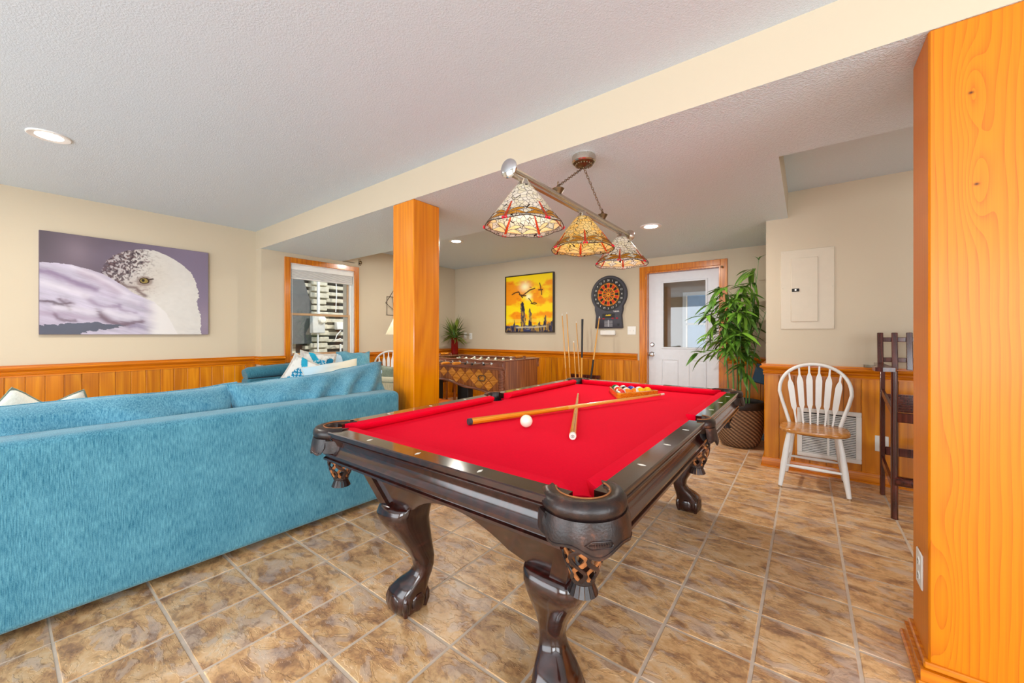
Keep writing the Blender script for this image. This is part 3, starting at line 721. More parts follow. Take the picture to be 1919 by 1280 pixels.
# pockets
def sweep(center, phi, half, r_z, n=18, taper=None):
    # closed (r,z) section swept about a vertical axis
    rings = []
    for k in range(n+1):
        a = phi-half+2*half*k/n; sc = taper(k/n) if taper else (0, 0)
        rings.append([(center[0]+(r+sc[0])*math.cos(a), center[1]+(r+sc[0])*math.sin(a), z+sc[1]) for r, z in r_z])
    return rings
def pocket(cx, cy, phi, corner, emblem=False):
    ro = .106 if corner else .078; ri = .060 if corner else .052; half = R(108 if corner else 78)
    sec = [(ri, .800), (ri+.006, .806), (ro-.022, .808), (ro-.008, .804), (ro, .794), (ro+.002, .780), (ro-.004, .766), (ro-.014, .762), (ri+.004, .74), (ri, .755)]
    P = MB().loft(sweep((cx, cy), phi, half, sec, 22)).build('corner_pocket' if corner else 'side_pocket', M['leather'], pt, ang=50)
    MB().tube([(cx+(ri+.007)*math.cos(phi-half+2*half*k/20), cy+(ri+.007)*math.sin(phi-half+2*half*k/20), .8065) for k in range(21)], .0026, 6).build('stitched_edge', M['rawhide'], P)
    # liner
    MB().loft(sweep((cx, cy), phi, PI*.999, [(ri-.001, .80 if False else .757), (ri+.003, .757), (.052, .69), (.048, .69)], 22)).build('pocket_liner', M['black'], P)
    # shield flap with scalloped lower edge
    hs = R(74 if corner else 52); n = 28; th = .005; rows_o, rows_i = [], []
    zt = .768; zb0 = .706 if corner else .706
    for k in range(n+1):
        u = -1+2*k/n; a = phi+hs*u
        zb = zb0-.010*math.cos(u*PI*2.2)+.040*abs(u)**7-.008*(1-abs(u))
        ro_, ri_ = [], []
        for j in range(7):
            f = j/6; z = zt+(zb-zt)*f; rr = ro+.001+.010*math.sin(f*PI*.5)
            ro_.append((cx+rr*math.cos(a), cy+rr*math.sin(a), z)); ri_.append((cx+(rr-th)*math.cos(a), cy+(rr-th)*math.sin(a), z))
        rows_o.append(ro_+ri_[::-1])
    MB().loft(rows_o).build('shield_flap', M['leather'], P, ang=50)
    if corner:
        for s in (-1, 1):
            rg = []
            for k in range(6):
                a = phi+s*R(70+k*7.2)
                rg.append([(cx+q*math.cos(a), cy+q*math.sin(a), z) for q, z in ((ro-.004, .764), (ro+.005, .764), (ro+.009, .716+.0*k), (ro+.003, .716))])
            MB().loft(rg).build('side_tab', M['leather'], P, ang=50)
    st_ = []
    for k in range(2, n-1):
        u = -1+2*k/n; a = phi+hs*u*.97; zb = zb0-.010*math.cos(u*PI*2.2)+.040*abs(u)**7-.008*(1-abs(u))+.007; rr = ro+.0118
        st_.append((cx+rr*math.cos(a), cy+rr*math.sin(a), zb))
    MB().tube(st_, .0011, 5).build('tooled_line', M['leather'], P)
    if corner:
        for s in (-1, 1):
            a = phi+s*half; da = s*R(1.5); dirv = Vector((-math.sin(a)*s, math.cos(a)*s, 0))
            pi_, po_ = Vector((cx+ri*math.cos(a-s*.1), cy+ri*math.sin(a-s*.1), 0)), Vector((cx+(ro-.012)*math.cos(a-s*.1), cy+(ro-.012)*math.sin(a-s*.1), 0)); ap = (pi_*.45+po_*.55)+dirv*.034
            MB().prism([(pi_.x, pi_.y), (po_.x, po_.y), (ap.x, ap.y)], .8002, .8042).build('rail_ear', M['leather'], P, smooth=False)
    if emblem:
        mm = MB(); rr = ro+.0125
        def pos(u, v): a = phi+u/rr; return (cx+rr*math.cos(a), cy+rr*math.sin(a), v)
        out = [(-.034, .722), (-.018, .731), (.030, .729), (.034, .722), (.030, .715), (-.018, .713)]
        mm.tube([pos(*p) for p in out], .0013, 5, closed=True)
        mm.tube([pos(-.024, .722), pos(.026, .722)], .0013, 5)
        for q in range(7): mm.tube([pos(-.012+q*.006, .718), pos(-.010+q*.006, .727)], .001, 5)
        mm.build('embossed_mark', M['leather'], P)
    # woven net: interlaced rawhide straps
    m = MB(); Nn = 7; zt_, zb_ = .712, .586
    for k in range(Nn):
        for s in (-1, 1):
            pts = []
            for j in range(19):
                f = j/18; rr = .053+.004*math.sin(f*PI)-.024*f**1.8
                a = 2*PI*(k+.5)/Nn+s*.5*math.sin(f*PI*3.0)*(2*PI/Nn)*.92
                pts.append((cx+(rr+.0012*s)*math.cos(a), cy+(rr+.0012*s)*math.sin(a), zt_+(zb_-zt_)*f))
            m.mi = 0 if s > 0 else 1
            m.tube(pts, .0032, 6, sx=1.9, up=(pts[0][0]-cx, pts[0][1]-cy, 0))
    m.build('net', [M['leather'], M['rawhide']], P)
    m = MB(); nT = 16
    m.lathe([(.028, .592), (.031, .588), (.031, .578), (.027, .574)], 20, (cx, cy, 0))
    for k in range(nT):
        a = 2*PI*k/nT
        def q(r, da, z): return (cx+r*math.cos(a+da), cy+r*math.sin(a+da), z)
        m.add([q(.026, -.16, .576), q(.026, .16, .576), q(.038, .17, .548), q(.038, -.17, .548), q(.022, -.16, .576), q(.022, .16, .576), q(.034, .17, .548), q(.034, -.17, .548)], [(0, 1, 2, 3), (7, 6, 5, 4), (0, 3, 7, 4), (1, 5, 6, 2), (3, 2, 6, 7)])
    m.build('tassel', M['leather'], P, smooth=False)
c_ = .088
for sx in (-1, 1):
    for sy in (-1, 1): pocket(sx*(HX-c_), sy*(HY-c_), math.atan2(sy, sx), True, (sx, sy) == (1, -1))
    pocket(sx*(HX-.048), 0, 0 if sx > 0 else PI, False)

# ---- balls, rack and cues on the cloth
BED = .765
def ball_obj(name, label, x, y, c1, stripe=False, cat='ball', group=None, rot=(0, 0, 0), r=.0286):
    m = N('ball_'+str(len(bpy.data.materials)))
    if stripe:
        tc = m.n('ShaderNodeTexCoord'); sp = m.n('ShaderNodeSeparateXYZ'); m.l(tc.outputs['Object'], sp.inputs[0])
        f = m.math('LESS_THAN', m.math('ABSOLUTE', sp.outputs[2]), r*.52); c = m.mix(f, col(238, 234, 220), c1)
    else: c = m.mix(m.noise(m.coord(), 30), c1, tuple(min(1, x*1.06) for x in c1[:3])+(1,))
    m.set(c, .12, 0, .6)
    o = MB().ball((0, 0, 0), r, 24, 16).build(name, m.mat); o.location = (x, y, BED+r); o.rotation_euler = rot
    mm = MB(); mm.M = RX(PI/2) @ T(0, 0, r*.985) ; mm.lathe([(.0001, 0), (.006, -.0001), (.0085, -.0008)], 14, cap=False)
    if stripe or name != 'cue_ball': mm.build('number_spot', M['ivory'], o)
    return tag(o, label, cat, group)
ball_obj('cue_ball', 'plain white cue ball lying on the red felt', -1.022, 1.462, col(240, 234, 214), cat='cue ball')
# triangle rack: apex corner toward the camera, long side facing it
RK = [Vector((-1.262, 2.905)), Vector((-.988, 2.515)), Vector((-.800, 2.945))]
V0, V1, V2 = Vector((-1.258, 2.93)), Vector((-.985, 2.495)), Vector((-.775, 2.785))
# equilateral frame fitted to its visible edge
e0 = Vector((-.985, 2.475)); e1 = Vector((-.822, 2.780)); ed = (e1-e0).normalized(); L_ = .345
A_ = e0; B_ = e0+ed*L_; nrm = Vector((-ed.y, ed.x)); C_ = (A_+B_)/2+nrm*L_*math.sqrt(3)/2
cen = (A_+B_+C_)/3
rk = thing('ball_rack', 'wooden triangle rack with a white label around the pool balls', 'rack', (cen.x, cen.y, BED))
def rk_ring(dist, z):
    out = []
    for P in (A_, B_, C_):
        d = (P-cen); base = cen+d*(1-dist/ (d.length*.5)); rr = .022
        for k in range(-3, 4):
            a = math.atan2(d.y, d.x)+R(k*20); cc = base-d.normalized()*rr*2
            cc = base-d.normalized()*rr*1.0
            out.append((cc.x+rr*math.cos(a)-cen.x, cc.y+rr*math.sin(a)-cen.y, z))
    return out
m = MB(); m.loft([rk_ring(0, 0.0003), rk_ring(0, .036), rk_ring(.010, .038), rk_ring(.010, .0003)], cap=False, closed=True); m.build('frame', M['cueamber'], rk, ang=50)
mid = (A_+B_)/2-cen; lab = thing_rot = math.atan2(ed.y, ed.x)
mm = MB(); mm.M = T(mid.x, mid.y, 0) @ RZ(lab); mm.box(-.095, .075, -.0022, -.0004, .003, .034, .0005); lb = mm.build('label_plate', M['plastic'], rk)
mm = MB(); mm.M = T(mid.x, mid.y, 0) @ RZ(lab); random.seed(3)
for (zz, xa, xb) in ((.0235, -.088, .030), (.0125, -.05, .012)):
    x = xa
    while x < xb:
        w = random.uniform(.003, .006); mm.box(x, x+w*.35, -.0027, -.0021, zz-.0035, zz+.0035); mm.box(x, x+w, -.0027, -.0021, zz+.002, zz+.0035); 
        if random.random() < .6: mm.box(x, x+w, -.0027, -.0021, zz-.0035, zz-.002)
        x += w+.002
mm.prism([(.036, .006), (.044, .01), (.05, .02), (.058, .03), (.07, .031), (.066, .02), (.056, .012), (.05, .006)], -.0027, -.0021, 'y')
mm.build('label_print', plain('navy_ink', col(40, 44, 78), .6), rk, smooth=False)
BC = {'yellow': col(246, 190, 6), 'green': col(16, 110, 60), 'purple': col(70, 44, 168), 'red': col(222, 40, 20), 'orange': col(244, 130, 14), 'black': col(18, 18, 20), 'blue': col(24, 60, 160), 'maroon': col(112, 18, 24)}
order = [('red', 1), ('orange', 0), ('orange', 1), ('yellow', 0), ('yellow', 0),
         ('orange', 1), ('yellow', 1), ('blue', 1), ('green', 1),
         ('red', 0), ('black', 0), ('purple', 0), ('maroon', 1), ('purple', 1), ('green', 0)]
words = ['front row of the rack, nearest the rack corner', 'front row of the rack, second from the near corner', 'middle of the rack front row', 'front row of the rack, fourth from the near corner', 'front row of the rack, at its far right end',
         'second row of the rack, leftmost', 'second row of the rack, second from left', 'second row of the rack, third from left', 'second row of the rack, rightmost', 'third row of the rack, leftmost', 'centre of the rack third row', 'third row of the rack, rightmost', 'fourth row of the rack, left one', 'fourth row of the rack, right one', 'back corner of the rack']
i = 0; d = .0574
for row in range(5):
    for k in range(5-row):
        P = (A_+B_)/2+ed*((k-(4-row)/2)*d)+nrm*(.0415+row*d*.868)
        c, st = order[i]
        ball_obj('pool_ball', ('striped ' if st else 'solid ')+c+' pool ball in '+words[i], P.x, P.y, BC[c], bool(st), group='pool balls in the rack', rot=(random.uniform(0, 6), random.uniform(0, 6), random.uniform(0, 6)))
        i += 1
def cue(name, label, p0, p1, prof, mats, group=None):
    # prof: list of (t, r, matindex) along p0 (butt) -> p1 (tip)
    p0, p1 = Vector(p0), Vector(p1); dv = p1-p0; L = dv.length
    o = thing(name, label, 'cue stick', p0, 0, group); q = dv.to_track_quat('X', 'Z'); o.rotation_mode = 'QUATERNION'; o.rotation_quaternion = q
    nm = ['shaft', 'butt_cap', 'ferrule', 'wrap', 'butt']
    for a in range(len(prof)-1):
        (t0, r0, mi), (t1, r1, _) = prof[a], prof[a+1]
        MB().cyl((t0*L, 0, 0), (t1*L, 0, 0), r0, r1, 14).build(nm[mi], mats[mi], o)
    return o
CM = [M['maple'], M['rubber'], M['ivory'], M['black'], M['cueamber']]
cm2 = [M['maple'], M['ivory'], M['ivory'], M['black'], M['cueamber']]
# bridging cue: lies over the other one
a = cue('cue_stick', 'long amber cue lying across the felt from rubber bumper to rack', (-1.262, 1.330, BED+.0165), (-.752, 2.668, BED+.030), [(0, .0155, 1), (.012, .0158, 4), (.42, .0118, 0), (.975, .0068, 2), (1, .0064, 2)], CM, 'cue sticks lying on the table')
b = cue('cue_stick', 'shorter cue lying under the amber one, white butt end toward camera', (-.748, 1.395, BED+.0155), (-1.272, 2.452, BED+.0075), [(0, .0140, 1), (.012, .0152, 4), (.36, .0125, 0), (.985, .0068, 2), (1, .0066, 2)], cm2, 'cue sticks lying on the table')
mm = MB(); mm.tube([(-.0004, .006*math.cos(k*PI/8), .006*math.sin(k*PI/8)) for k in range(16)], .0008, 5, closed=True); mm.box(-.001, 0, -.0012, .0012, -.003, .003); mm.build('emblem', M['black'], b)

# ================================================================== PENDANT LAMP
LX, LY, LZ = -1.03, 2.052, 1.912
pl = thing('billiard_pendant_lamp', 'nickel bar pendant with three stained glass dragonfly shades over the table', 'lamp', (LX, LY, 0))
MB().cyl((0, -.72, LZ), (0, .74, LZ), .017, None, 20).build('bar', M['nickel'], pl)
MB().box(-.010, .010, -.70, .72, LZ-.026, LZ-.0130, .002).build('bar_channel', M['nickel'], pl)
for s, yy in ((-1, -.72), (1, .74)):
    mm = MB(); mm.M = T(0, yy, LZ) @ RX(PI/2*s); mm.lathe([(.016, -.005), (.033, .0), (.041, .005), (.042, .011), (.036, .018), (.022, .03), (.010, .040), (.004, .046)] if s > 0 else [(.016, -.005), (.033, .0), (.041, .005), (.042, .011), (.036, .018), (.022, .03), (.010, .040), (.004, .046)], 28); mm.build('end_finial', M['chrome' if s < 0 else 'nickel'], pl)
mm = MB(); mm.lathe([(.066, LOW), (.068, LOW-.008), (.068, LOW-.034), (.062, LOW-.040)], 32, (.004, -.004, 0)); cp = mm.build('canopy', M['nickel'], pl)
mm = MB(); mm.lathe([(.062, LOW-.039), (.056, LOW-.046), (.036, LOW-.052), (.016, LOW-.058), (.010, LOW-.062)], 32, (.004, -.004, 0)); cb = mm.build('canopy_boss', M['nickeld'], pl)
mm = MB()
for k in range(18):
    a = 2*PI*k/18; mm.ball((.004+.046*math.cos(a), -.004+.046*math.sin(a), LOW-.051), .006, 8, 5)
mm.build('canopy_petals', M['nickeld'], cb)
for s, yy in ((-1, -.289), (1, .265)):
    mm = MB(); mm.lathe([(.018, LZ+.010), (.022, LZ+.018), (.030, LZ+.030), (.033, LZ+.036), (.026, LZ+.041), (.012, LZ+.046), (.006, LZ+.056)], 24, (0, yy, 0)); mm.build('bar_holder', M['nickeld'], pl)
    p0 = Vector((0, yy, LZ+.052)); p1 = Vector((.004, -.004, LOW-.064)); n = 17; mm = MB(); dv = (p1-p0)/n
    ax = dv.normalized(); u0 = Vector((1, 0, 0)); w0 = ax.cross(u0).normalized()
    for k in range(n):
        c0 = p0+dv*(k+.5); u = u0 if k % 2 else w0; hl = dv.length*.66
        mm.tube([tuple(c0+ax*hl*math.cos(q*PI/5)+u*.0062*math.sin(q*PI/5)) for q in range(10)], .0017, 5, closed=True)
    mm.build('chain', M['nickeld'], pl)
    mm = MB(); mm.tube([tuple(Vector((0, yy, LZ+.062))+Vector((0, .007*math.cos(q*PI/6), .013*math.sin(q*PI/6)))) for q in range(12)], .0018, 5, closed=True); mm.build('hang_loop', M['nickeld'], pl)
def glassmat(name, ca, cb_, sc=46, lead=.036):
    m = N(name); v = m.coord()
    vo = m.n('ShaderNodeTexVoronoi', feature='DISTANCE_TO_EDGE'); vo.inputs['Scale'].default_value = sc; m.l(v, vo.inputs['Vector'])
    vc = m.n('ShaderNodeTexVoronoi'); vc.inputs['Scale'].default_value = sc; m.l(v, vc.inputs['Vector'])
    sp = m.n('ShaderNodeSeparateColor'); m.l(vc.outputs['Color'], sp.inputs[0])
    c = m.mix(sp.outputs[0], ca, cb_); ed_ = m.math('LESS_THAN', vo.outputs['Distance'], lead)
    c2 = m.mix(ed_, c, col(48, 40, 30))
    tr = m.n('ShaderNodeBsdfTranslucent'); mx = m.n('ShaderNodeMixShader'); mx.inputs[0].default_value = .62
    m.l(c2, tr.inputs[0]); m.set(c2, .25, 0, .5); m.l(m.b.outputs[0], mx.inputs[1]); m.l(tr.outputs[0], mx.inputs[2]); m.l(mx.outputs[0], m.out.inputs['Surface']); return m.mat
def glasspiece(name, c, c2, sc=240):
    m = N(name); f = m.noise(m.coord(), sc, 2); cc = m.ramp(f, [(.35, c), (.65, c2)])
    tr = m.n('ShaderNodeBsdfTranslucent'); mx = m.n('ShaderNodeMixShader'); mx.inputs[0].default_value = .5
    m.l(cc, tr.inputs[0]); m.set(cc, .25, 0, .5); m.l(m.b.outputs[0], mx.inputs[1]); m.l(tr.outputs[0], mx.inputs[2]); m.l(mx.outputs[0], m.out.inputs['Surface']); return m.mat
GW = glassmat('white_mosaic_glass', col(250, 249, 242), col(236, 232, 208)); GY = glassmat('yellow_mosaic_glass', col(250, 222, 130), col(240, 232, 190))
WING = glasspiece('amber_wing_glass', col(190, 116, 14), col(232, 168, 50)); WINGI = glasspiece('lit_tone_wing_glass', col(246, 222, 150), col(252, 238, 196))  # inner wings get a paler tone for the bulb light on them
BODY = glasspiece('red_body_glass', col(196, 52, 22), col(226, 92, 40)); EYE = plain('ruby_glass', col(214, 6, 40), .1); M['lead'] = plain('lead_came', col(52, 42, 30), .5)
def shade(y0, gm, phase, label, power, lc):
    r0, r1, z0, z1 = .036, .177, 1.868, 1.682
    def S_(th, t, off=0):
        z = z0+(z1-z0)*t; r = r0+(r1-r0)*(t**.93)
        if t > .8: r += .004*((t-.8)/.2)
        sc_ = .009*(abs(math.sin(3*(th-phase)))-.5)*max(0, (t-.72)/.28)**2
        return ((r+off)*math.cos(th), y0+(r+off)*math.sin(th), z-sc_)
    nT, nP = 14, 72
    rows = [[S_(2*PI*j/nP, i/nT) for j in range(nP)] for i in range(nT+1)]+[[S_(2*PI*j/nP, 1-i/nT, -.003) for j in range(nP)] for i in range(nT+1)]
    sh = MB().strip(rows, True).build('lamp_shade', gm, pl, ang=60); sh['label'] = label
    MB().tube([S_(2*PI*j/nP, 1, -.0015) for j in range(nP)], .0022, 6, closed=True).build('rim_came', M['lead'], sh)
    MB().lathe([(.018, LZ-.012), (.022, LZ-.020), (.030, LZ-.034), (.036, LZ-.045), (.038, LZ-.050), (.030, LZ-.051)], 28, (0, y0, 0)).build('shade_cap', M['nickel'], sh)
    def patch(pts, off0, off1, mt, nm):
        n = len(pts); mb = MB()
        mb.add([S_(t_, q, off1) for t_, q in pts]+[S_(t_, q, off0) for t_, q in pts], [tuple(range(n)), tuple(range(2*n-1, n-1, -1))]+[(i_, n+i_, n+(i_+1) % n, (i_+1) % n) for i_ in range(n)])
        return mb.build(nm, mt, sh, smooth=False)
    for k in range(6):
        th = phase+2*PI*(k+.5)/6
        for s in (-1, 1):
            for (t0_, t1_, ln, wd) in ((.86, .775, .46, .040), (.915, .955, .495, .048)):
                pts = []
                for q in range(18):
                    a = 2*PI*q/18; u = .5+.5*math.cos(a); w = math.sin(a)*wd*(.6+.4*math.sin(PI*min(1, u*.85+.15)))
                    arch = -.05*math.sin(u*PI) if t1_ > t0_ else -.02*math.sin(u*PI)
                    pts.append((th+s*(.025+ln*u), min(.995, t0_+(t1_-t0_)*u+arch+w)))
                patch(pts, -.0005, .0022, WING, 'dragonfly_wing'); patch(pts, -.0052, -.0028, WINGI, 'inner_wing')
                oc = MB(); oc.tube([S_(a_, b_, .0024) for a_, b_ in pts], .0009, 4, closed=True); oc.tube([S_(a_, b_, -.0052) for a_, b_ in pts], .0009, 4, closed=True); oc.build('wing_came', M['lead'], sh, fix=False)
        bp = [(th-.030, .955), (th+.030, .955), (th+.042, .90), (th+.034, .80), (th+.022, .55), (th-.022, .55), (th-.034, .80), (th-.042, .90)]
        patch(bp, -.0054, .0032, BODY, 'dragonfly_body')
        for s in (-1, 1):
            mb = MB(); mb.ball(S_(th+s*.04, .985, .003), .0062, 10, 6); mb.build('dragonfly_eye', EYE, sh)
    l = bpy.data.lights.new('bulb_light', 'POINT'); l.energy = power; l.color = lc; l.shadow_soft_size = .025
    o = bpy.data.objects.new('bulb_light', l); C.objects.link(o); o.parent = pl; o.location = (0, y0, 1.79)
    MB().ball((0, y0, 1.80), .024, 14, 10, (1, 1, 1.25)).cyl((0, y0, 1.82), (0, y0, 1.862), .012, .013, 12).build('bulb', emit('bulb_glow_'+nm_(), (*lc, 1), 1.0), sh)
_bc = [0]
def nm_(): _bc[0] += 1; return str(_bc[0])
shade(-.597, GW, 0.15, 'white mosaic shade nearest the camera', 11, (1, .95, .86))
shade(-.010, GY, 0.55, 'warm yellow mosaic shade in the middle', 11, (1, .80, .42))
shade(.582, GW, 0.3, 'white mosaic shade furthest from the camera', 11, (1, .95, .86))

# ================================================================== soft furnishings
def vnoise(x, y, s, seed):
    rs = np.random.RandomState(seed); g = rs.rand(64, 64)
    X_, Y_ = np.asarray(x)*s, np.asarray(y)*s; i = np.floor(X_).astype(int); j = np.floor(Y_).astype(int); fx = X_-i; fy = Y_-j
    fx = fx*fx*(3-2*fx); fy = fy*fy*(3-2*fy)
    def G(a, b): return g[a % 64, b % 64]
    return (G(i, j)*(1-fx)+G(i+1, j)*fx)*(1-fy)+(G(i, j+1)*(1-fx)+G(i+1, j+1)*fx)*fy
def fbm(x, y, s, seed, o=4):
    r = 0; a = .5
    for k in range(o): r = r+a*vnoise(x, y, s*2**k, seed+k*7); a *= .5
    return r
def puff(w, h, t, seed=0, n=26, wr=.012, pinch=.10, sag=0, colfn=None):
    """a stuffed cushion: local x = width, z = height, y = thickness"""
    mb = MB(); u = np.linspace(-1, 1, n); V = []; idx = {}
    for side in (1, -1):
        for a in range(n):
            for b in range(n):
                if side < 0 and (a in (0, n-1) or b in (0, n-1)): idx[(side, a, b)] = idx[(1, a, b)]; continue
                x, z = u[a], u[b]
                px = x*(1-pinch*(1-x*x)*0-pinch*(1-abs(z))*abs(x)**3*.0)-0
                ex = x*(1-pinch*(1-z*z)*.5*abs(x)); ez = z*(1-pinch*(1-x*x)*.5*abs(z))
                th = ((1-abs(x)**2.4)*(1-abs(z)**2.4))**.42
                f = float(fbm(x*.9+5, z*.9+5, 2.2, seed+(3 if side < 0 else 0)))-.47
                rim = abs(x)**6+abs(z)**6
                if seed == 5: f += .75*math.sin(15*(x*1.0-z*.55)+.8*math.sin(3*z))*(.25+.75*(x > -.2))*(1-z*z)*.6
                if seed == 21: f += .50*math.sin(11*(x+z*.5)+1.2*math.sin(4*z))*(1-z*z)*.6
                y_ = side*(t/2*th+wr*f*3*th)+(wr*.8*math.sin(7*x+seed)*rim)
                idx[(side, a, b)] = len(V); V.append((ex*w/2, y_, ez*h/2+sag*(x*x-.5)*h+wr*f*rim))
    F = []
    for side in (1, -1):
        for a in range(n-1):
            for b in range(n-1):
                q = (idx[(side, a, b)], idx[(side, a+1, b)], idx[(side, a+1, b+1)], idx[(side, a, b+1)]); F.append(q if side > 0 else q[::-1])
    mb.add(V, F)
    pi = [idx[(1, a, 0)] for a in range(n)]+[idx[(1, n-1, b)] for b in range(1, n)]+[idx[(1, a, n-1)] for a in range(n-2, -1, -1)]+[idx[(1, 0, b)] for b in range(n-2, 0, -1)]
    return mb, [V[k] for k in pi]
def cushion_obj(name, mt, w, h, t, Mx, parent=None, seed=0, wr=.012, piping=True, pinch=.1, sag=0, pm=None):
    mb, rim = puff(w, h, t, seed, 40 if seed in (5, 21) else 26, wr, pinch, sag); o = mb.build(name, mt, parent, ang=80); o.matrix_local = Mx
    if piping: MB().tube(rim, .0042, 6, closed=True).build('piping', pm or mt, o)
    return o
def rbox(name, mt, x0, x1, y0, y1, z0, z1, r, parent, n=4, crown=0):
    """rounded upholstered block (superellipse rings stacked in z)"""
    mb = MB(); rings = []; K = 40
    def ring(ins, z):
        cx, cy = (x0+x1)/2, (y0+y1)/2; hx, hy = (x1-x0)/2-ins, (y1-y0)/2-ins; rr = max(.004, r-ins*.5); out = []
        for q, (sx, sy) in enumerate(((1, 1), (-1, 1), (-1, -1), (1, -1))):
            for k in range(K//4):
                a = PI/2*q+PI/2*k/(K//4-1)
                out.append((cx+sx*(hx-rr)+rr*math.cos(a), cy+sy*(hy-rr)+rr*math.sin(a), z))
        return out
    for k in range(n+1):
        a = PI/2*k/n; rings.append(ring(r*(1-math.sin(a)), z0+r*(1-math.cos(a))))
    for k in range(1, 7): rings.append(ring(0, z0+r+(z1-z0-2*r)*k/7))
    for k in range(n+1):
        a = PI/2*k/n; rings.append(ring(r*(1-math.cos(a)), z1-r+r*math.sin(a)))
    mb.loft(rings); return mb.build(name, mt, parent, ang=60)
# ---- near sofa, seen from behind
sf = thing('sofa', 'large teal chenille sofa seen from behind, left of pool table', 'sofa', (-2.42, .65, 0), R(-2.2))
rbox('back_frame', M['teal'], -.20, 0, -1.25, 1.138, .035, .776, .035, sf)
rbox('arm', M['teal'], -.95, -.07, .93, 1.136, .035, .765, .05, sf); rbox('arm', M['teal'], -.95, -.07, -1.25, -1.05, .035, .765, .05, sf)
rbox('seat_base', M['teal'], -.95, -.12, -1.06, .94, .035, .30, .03, sf)
for k, (ya, yb) in enumerate(((-1.04, -.06), (-.05, .925))): rbox('seat_cushion', M['teal2'], -.97, -.24, ya, yb, .295, .47, .05, sf)
Mc = lambda x, y, z, lean, yaw=0, roll=0: T(x, y, z) @ RZ(yaw) @ RX(lean) @ RY(roll)
# cushions: local width along x -> turn to sofa's y axis
CUSH = ((-.62, .655, 1.00, .50, .23, 0, 21, .03), (.585, .69, .98, .53, .24, R(-6), 5, .03))
cushion_obj('back_cushion', M['teal2'], 1.42, .50, .24, T(-.275, -.50, .648) @ RZ(PI/2) @ RX(R(-8)), sf, 21, .03)
cushion_obj('back_cushion', M['teal2'], 1.03, .52, .24, T(-.285, .685, .672) @ RZ(PI/2) @ RX(R(-10)) @ RY(R(-5.0)), sf, 5, .03)
for yy in (-1.2, 1.09):
    for xx in (-.06, -.88): MB().box(xx-.03, xx+.03, yy-.03, yy+.03, .0, .036, .004).build('foot', M['foos'], sf)
# ---- white throw pillows on that sofa
def throw(name, label, mt, w, h, t, Mx, seed, cat='pillow', group=None, pm=None):
    o = thing(name, label, cat, Mx.to_translation(), 0, group); R_ = Mx.copy(); R_.translation = (0, 0, 0)
    cushion_obj('cover', mt, w, h, t, R_, o, seed, .012, True, .16, 0, pm); return o
throw('throw_pillow', 'cream pillow at left frame edge poking over the teal sofa', M['cream'], .42, .42, .14, T(-3.03, .08, .645) @ RZ(R(84)) @ RX(R(-10)) @ RY(R(38)), 31, pm=M['olive'])
throw('throw_pillow', 'cream pillow lying second from left behind the teal sofa back', M['cream'], .46, .40, .14, T(-2.84, .12, .652) @ RZ(R(86)) @ RX(R(-14)) @ RY(R(-22)), 44, pm=M['olive'])
# ---- far sofa under the window
s2 = thing('sofa', 'teal sofa standing under the window beyond the near sofa', 'sofa', (-5.16, 2.38, 0))
rbox('back_frame', M['tealdk'], 0, .22, -.70, .70, .05, .70, .04, s2)
mb = MB(); mb.tube([(.12, -.70, .735), (.12, -.66, .745), (.12, -.3, .760), (.12, 0, .765), (.12, .70, .765)], [.06, .075, .078, .078, .075], 18, sx=1.35); mb.build('back_roll', M['tealdk'], s2, ang=60)
mb = MB(); mb.tube([(.23, -.70, .70), (.236, -.3, .708), (.236, .7, .712)], .004, 6); mb.build('seam_piping', M['black'], s2)
rbox('seat_base', M['tealdk'], .1, .82, -.70, .68, .05, .3, .04, s2); rbox('seat_cushion', M['tealdk'], .2, .83, -.5, .09, .29, .46, .05, s2); rbox('seat_cushion', M['tealdk'], .2, .83, .1, .68, .29, .46, .05, s2)
rbox('arm', M['tealdk'], .06, .82, -.72, -.51, .05, .60, .05, s2)
cushion_obj('back_cushion', M['paleblue'], .46, .48, .2, T(.30, .20, .70) @ RZ(PI/2) @ RX(R(-12)), s2, 8, .02)
cushion_obj('back_cushion', M['teal2'], .46, .50, .2, T(.32, .52, .71) @ RZ(PI/2) @ RX(R(-12)) @ RY(R(4)), s2, 9, .025)
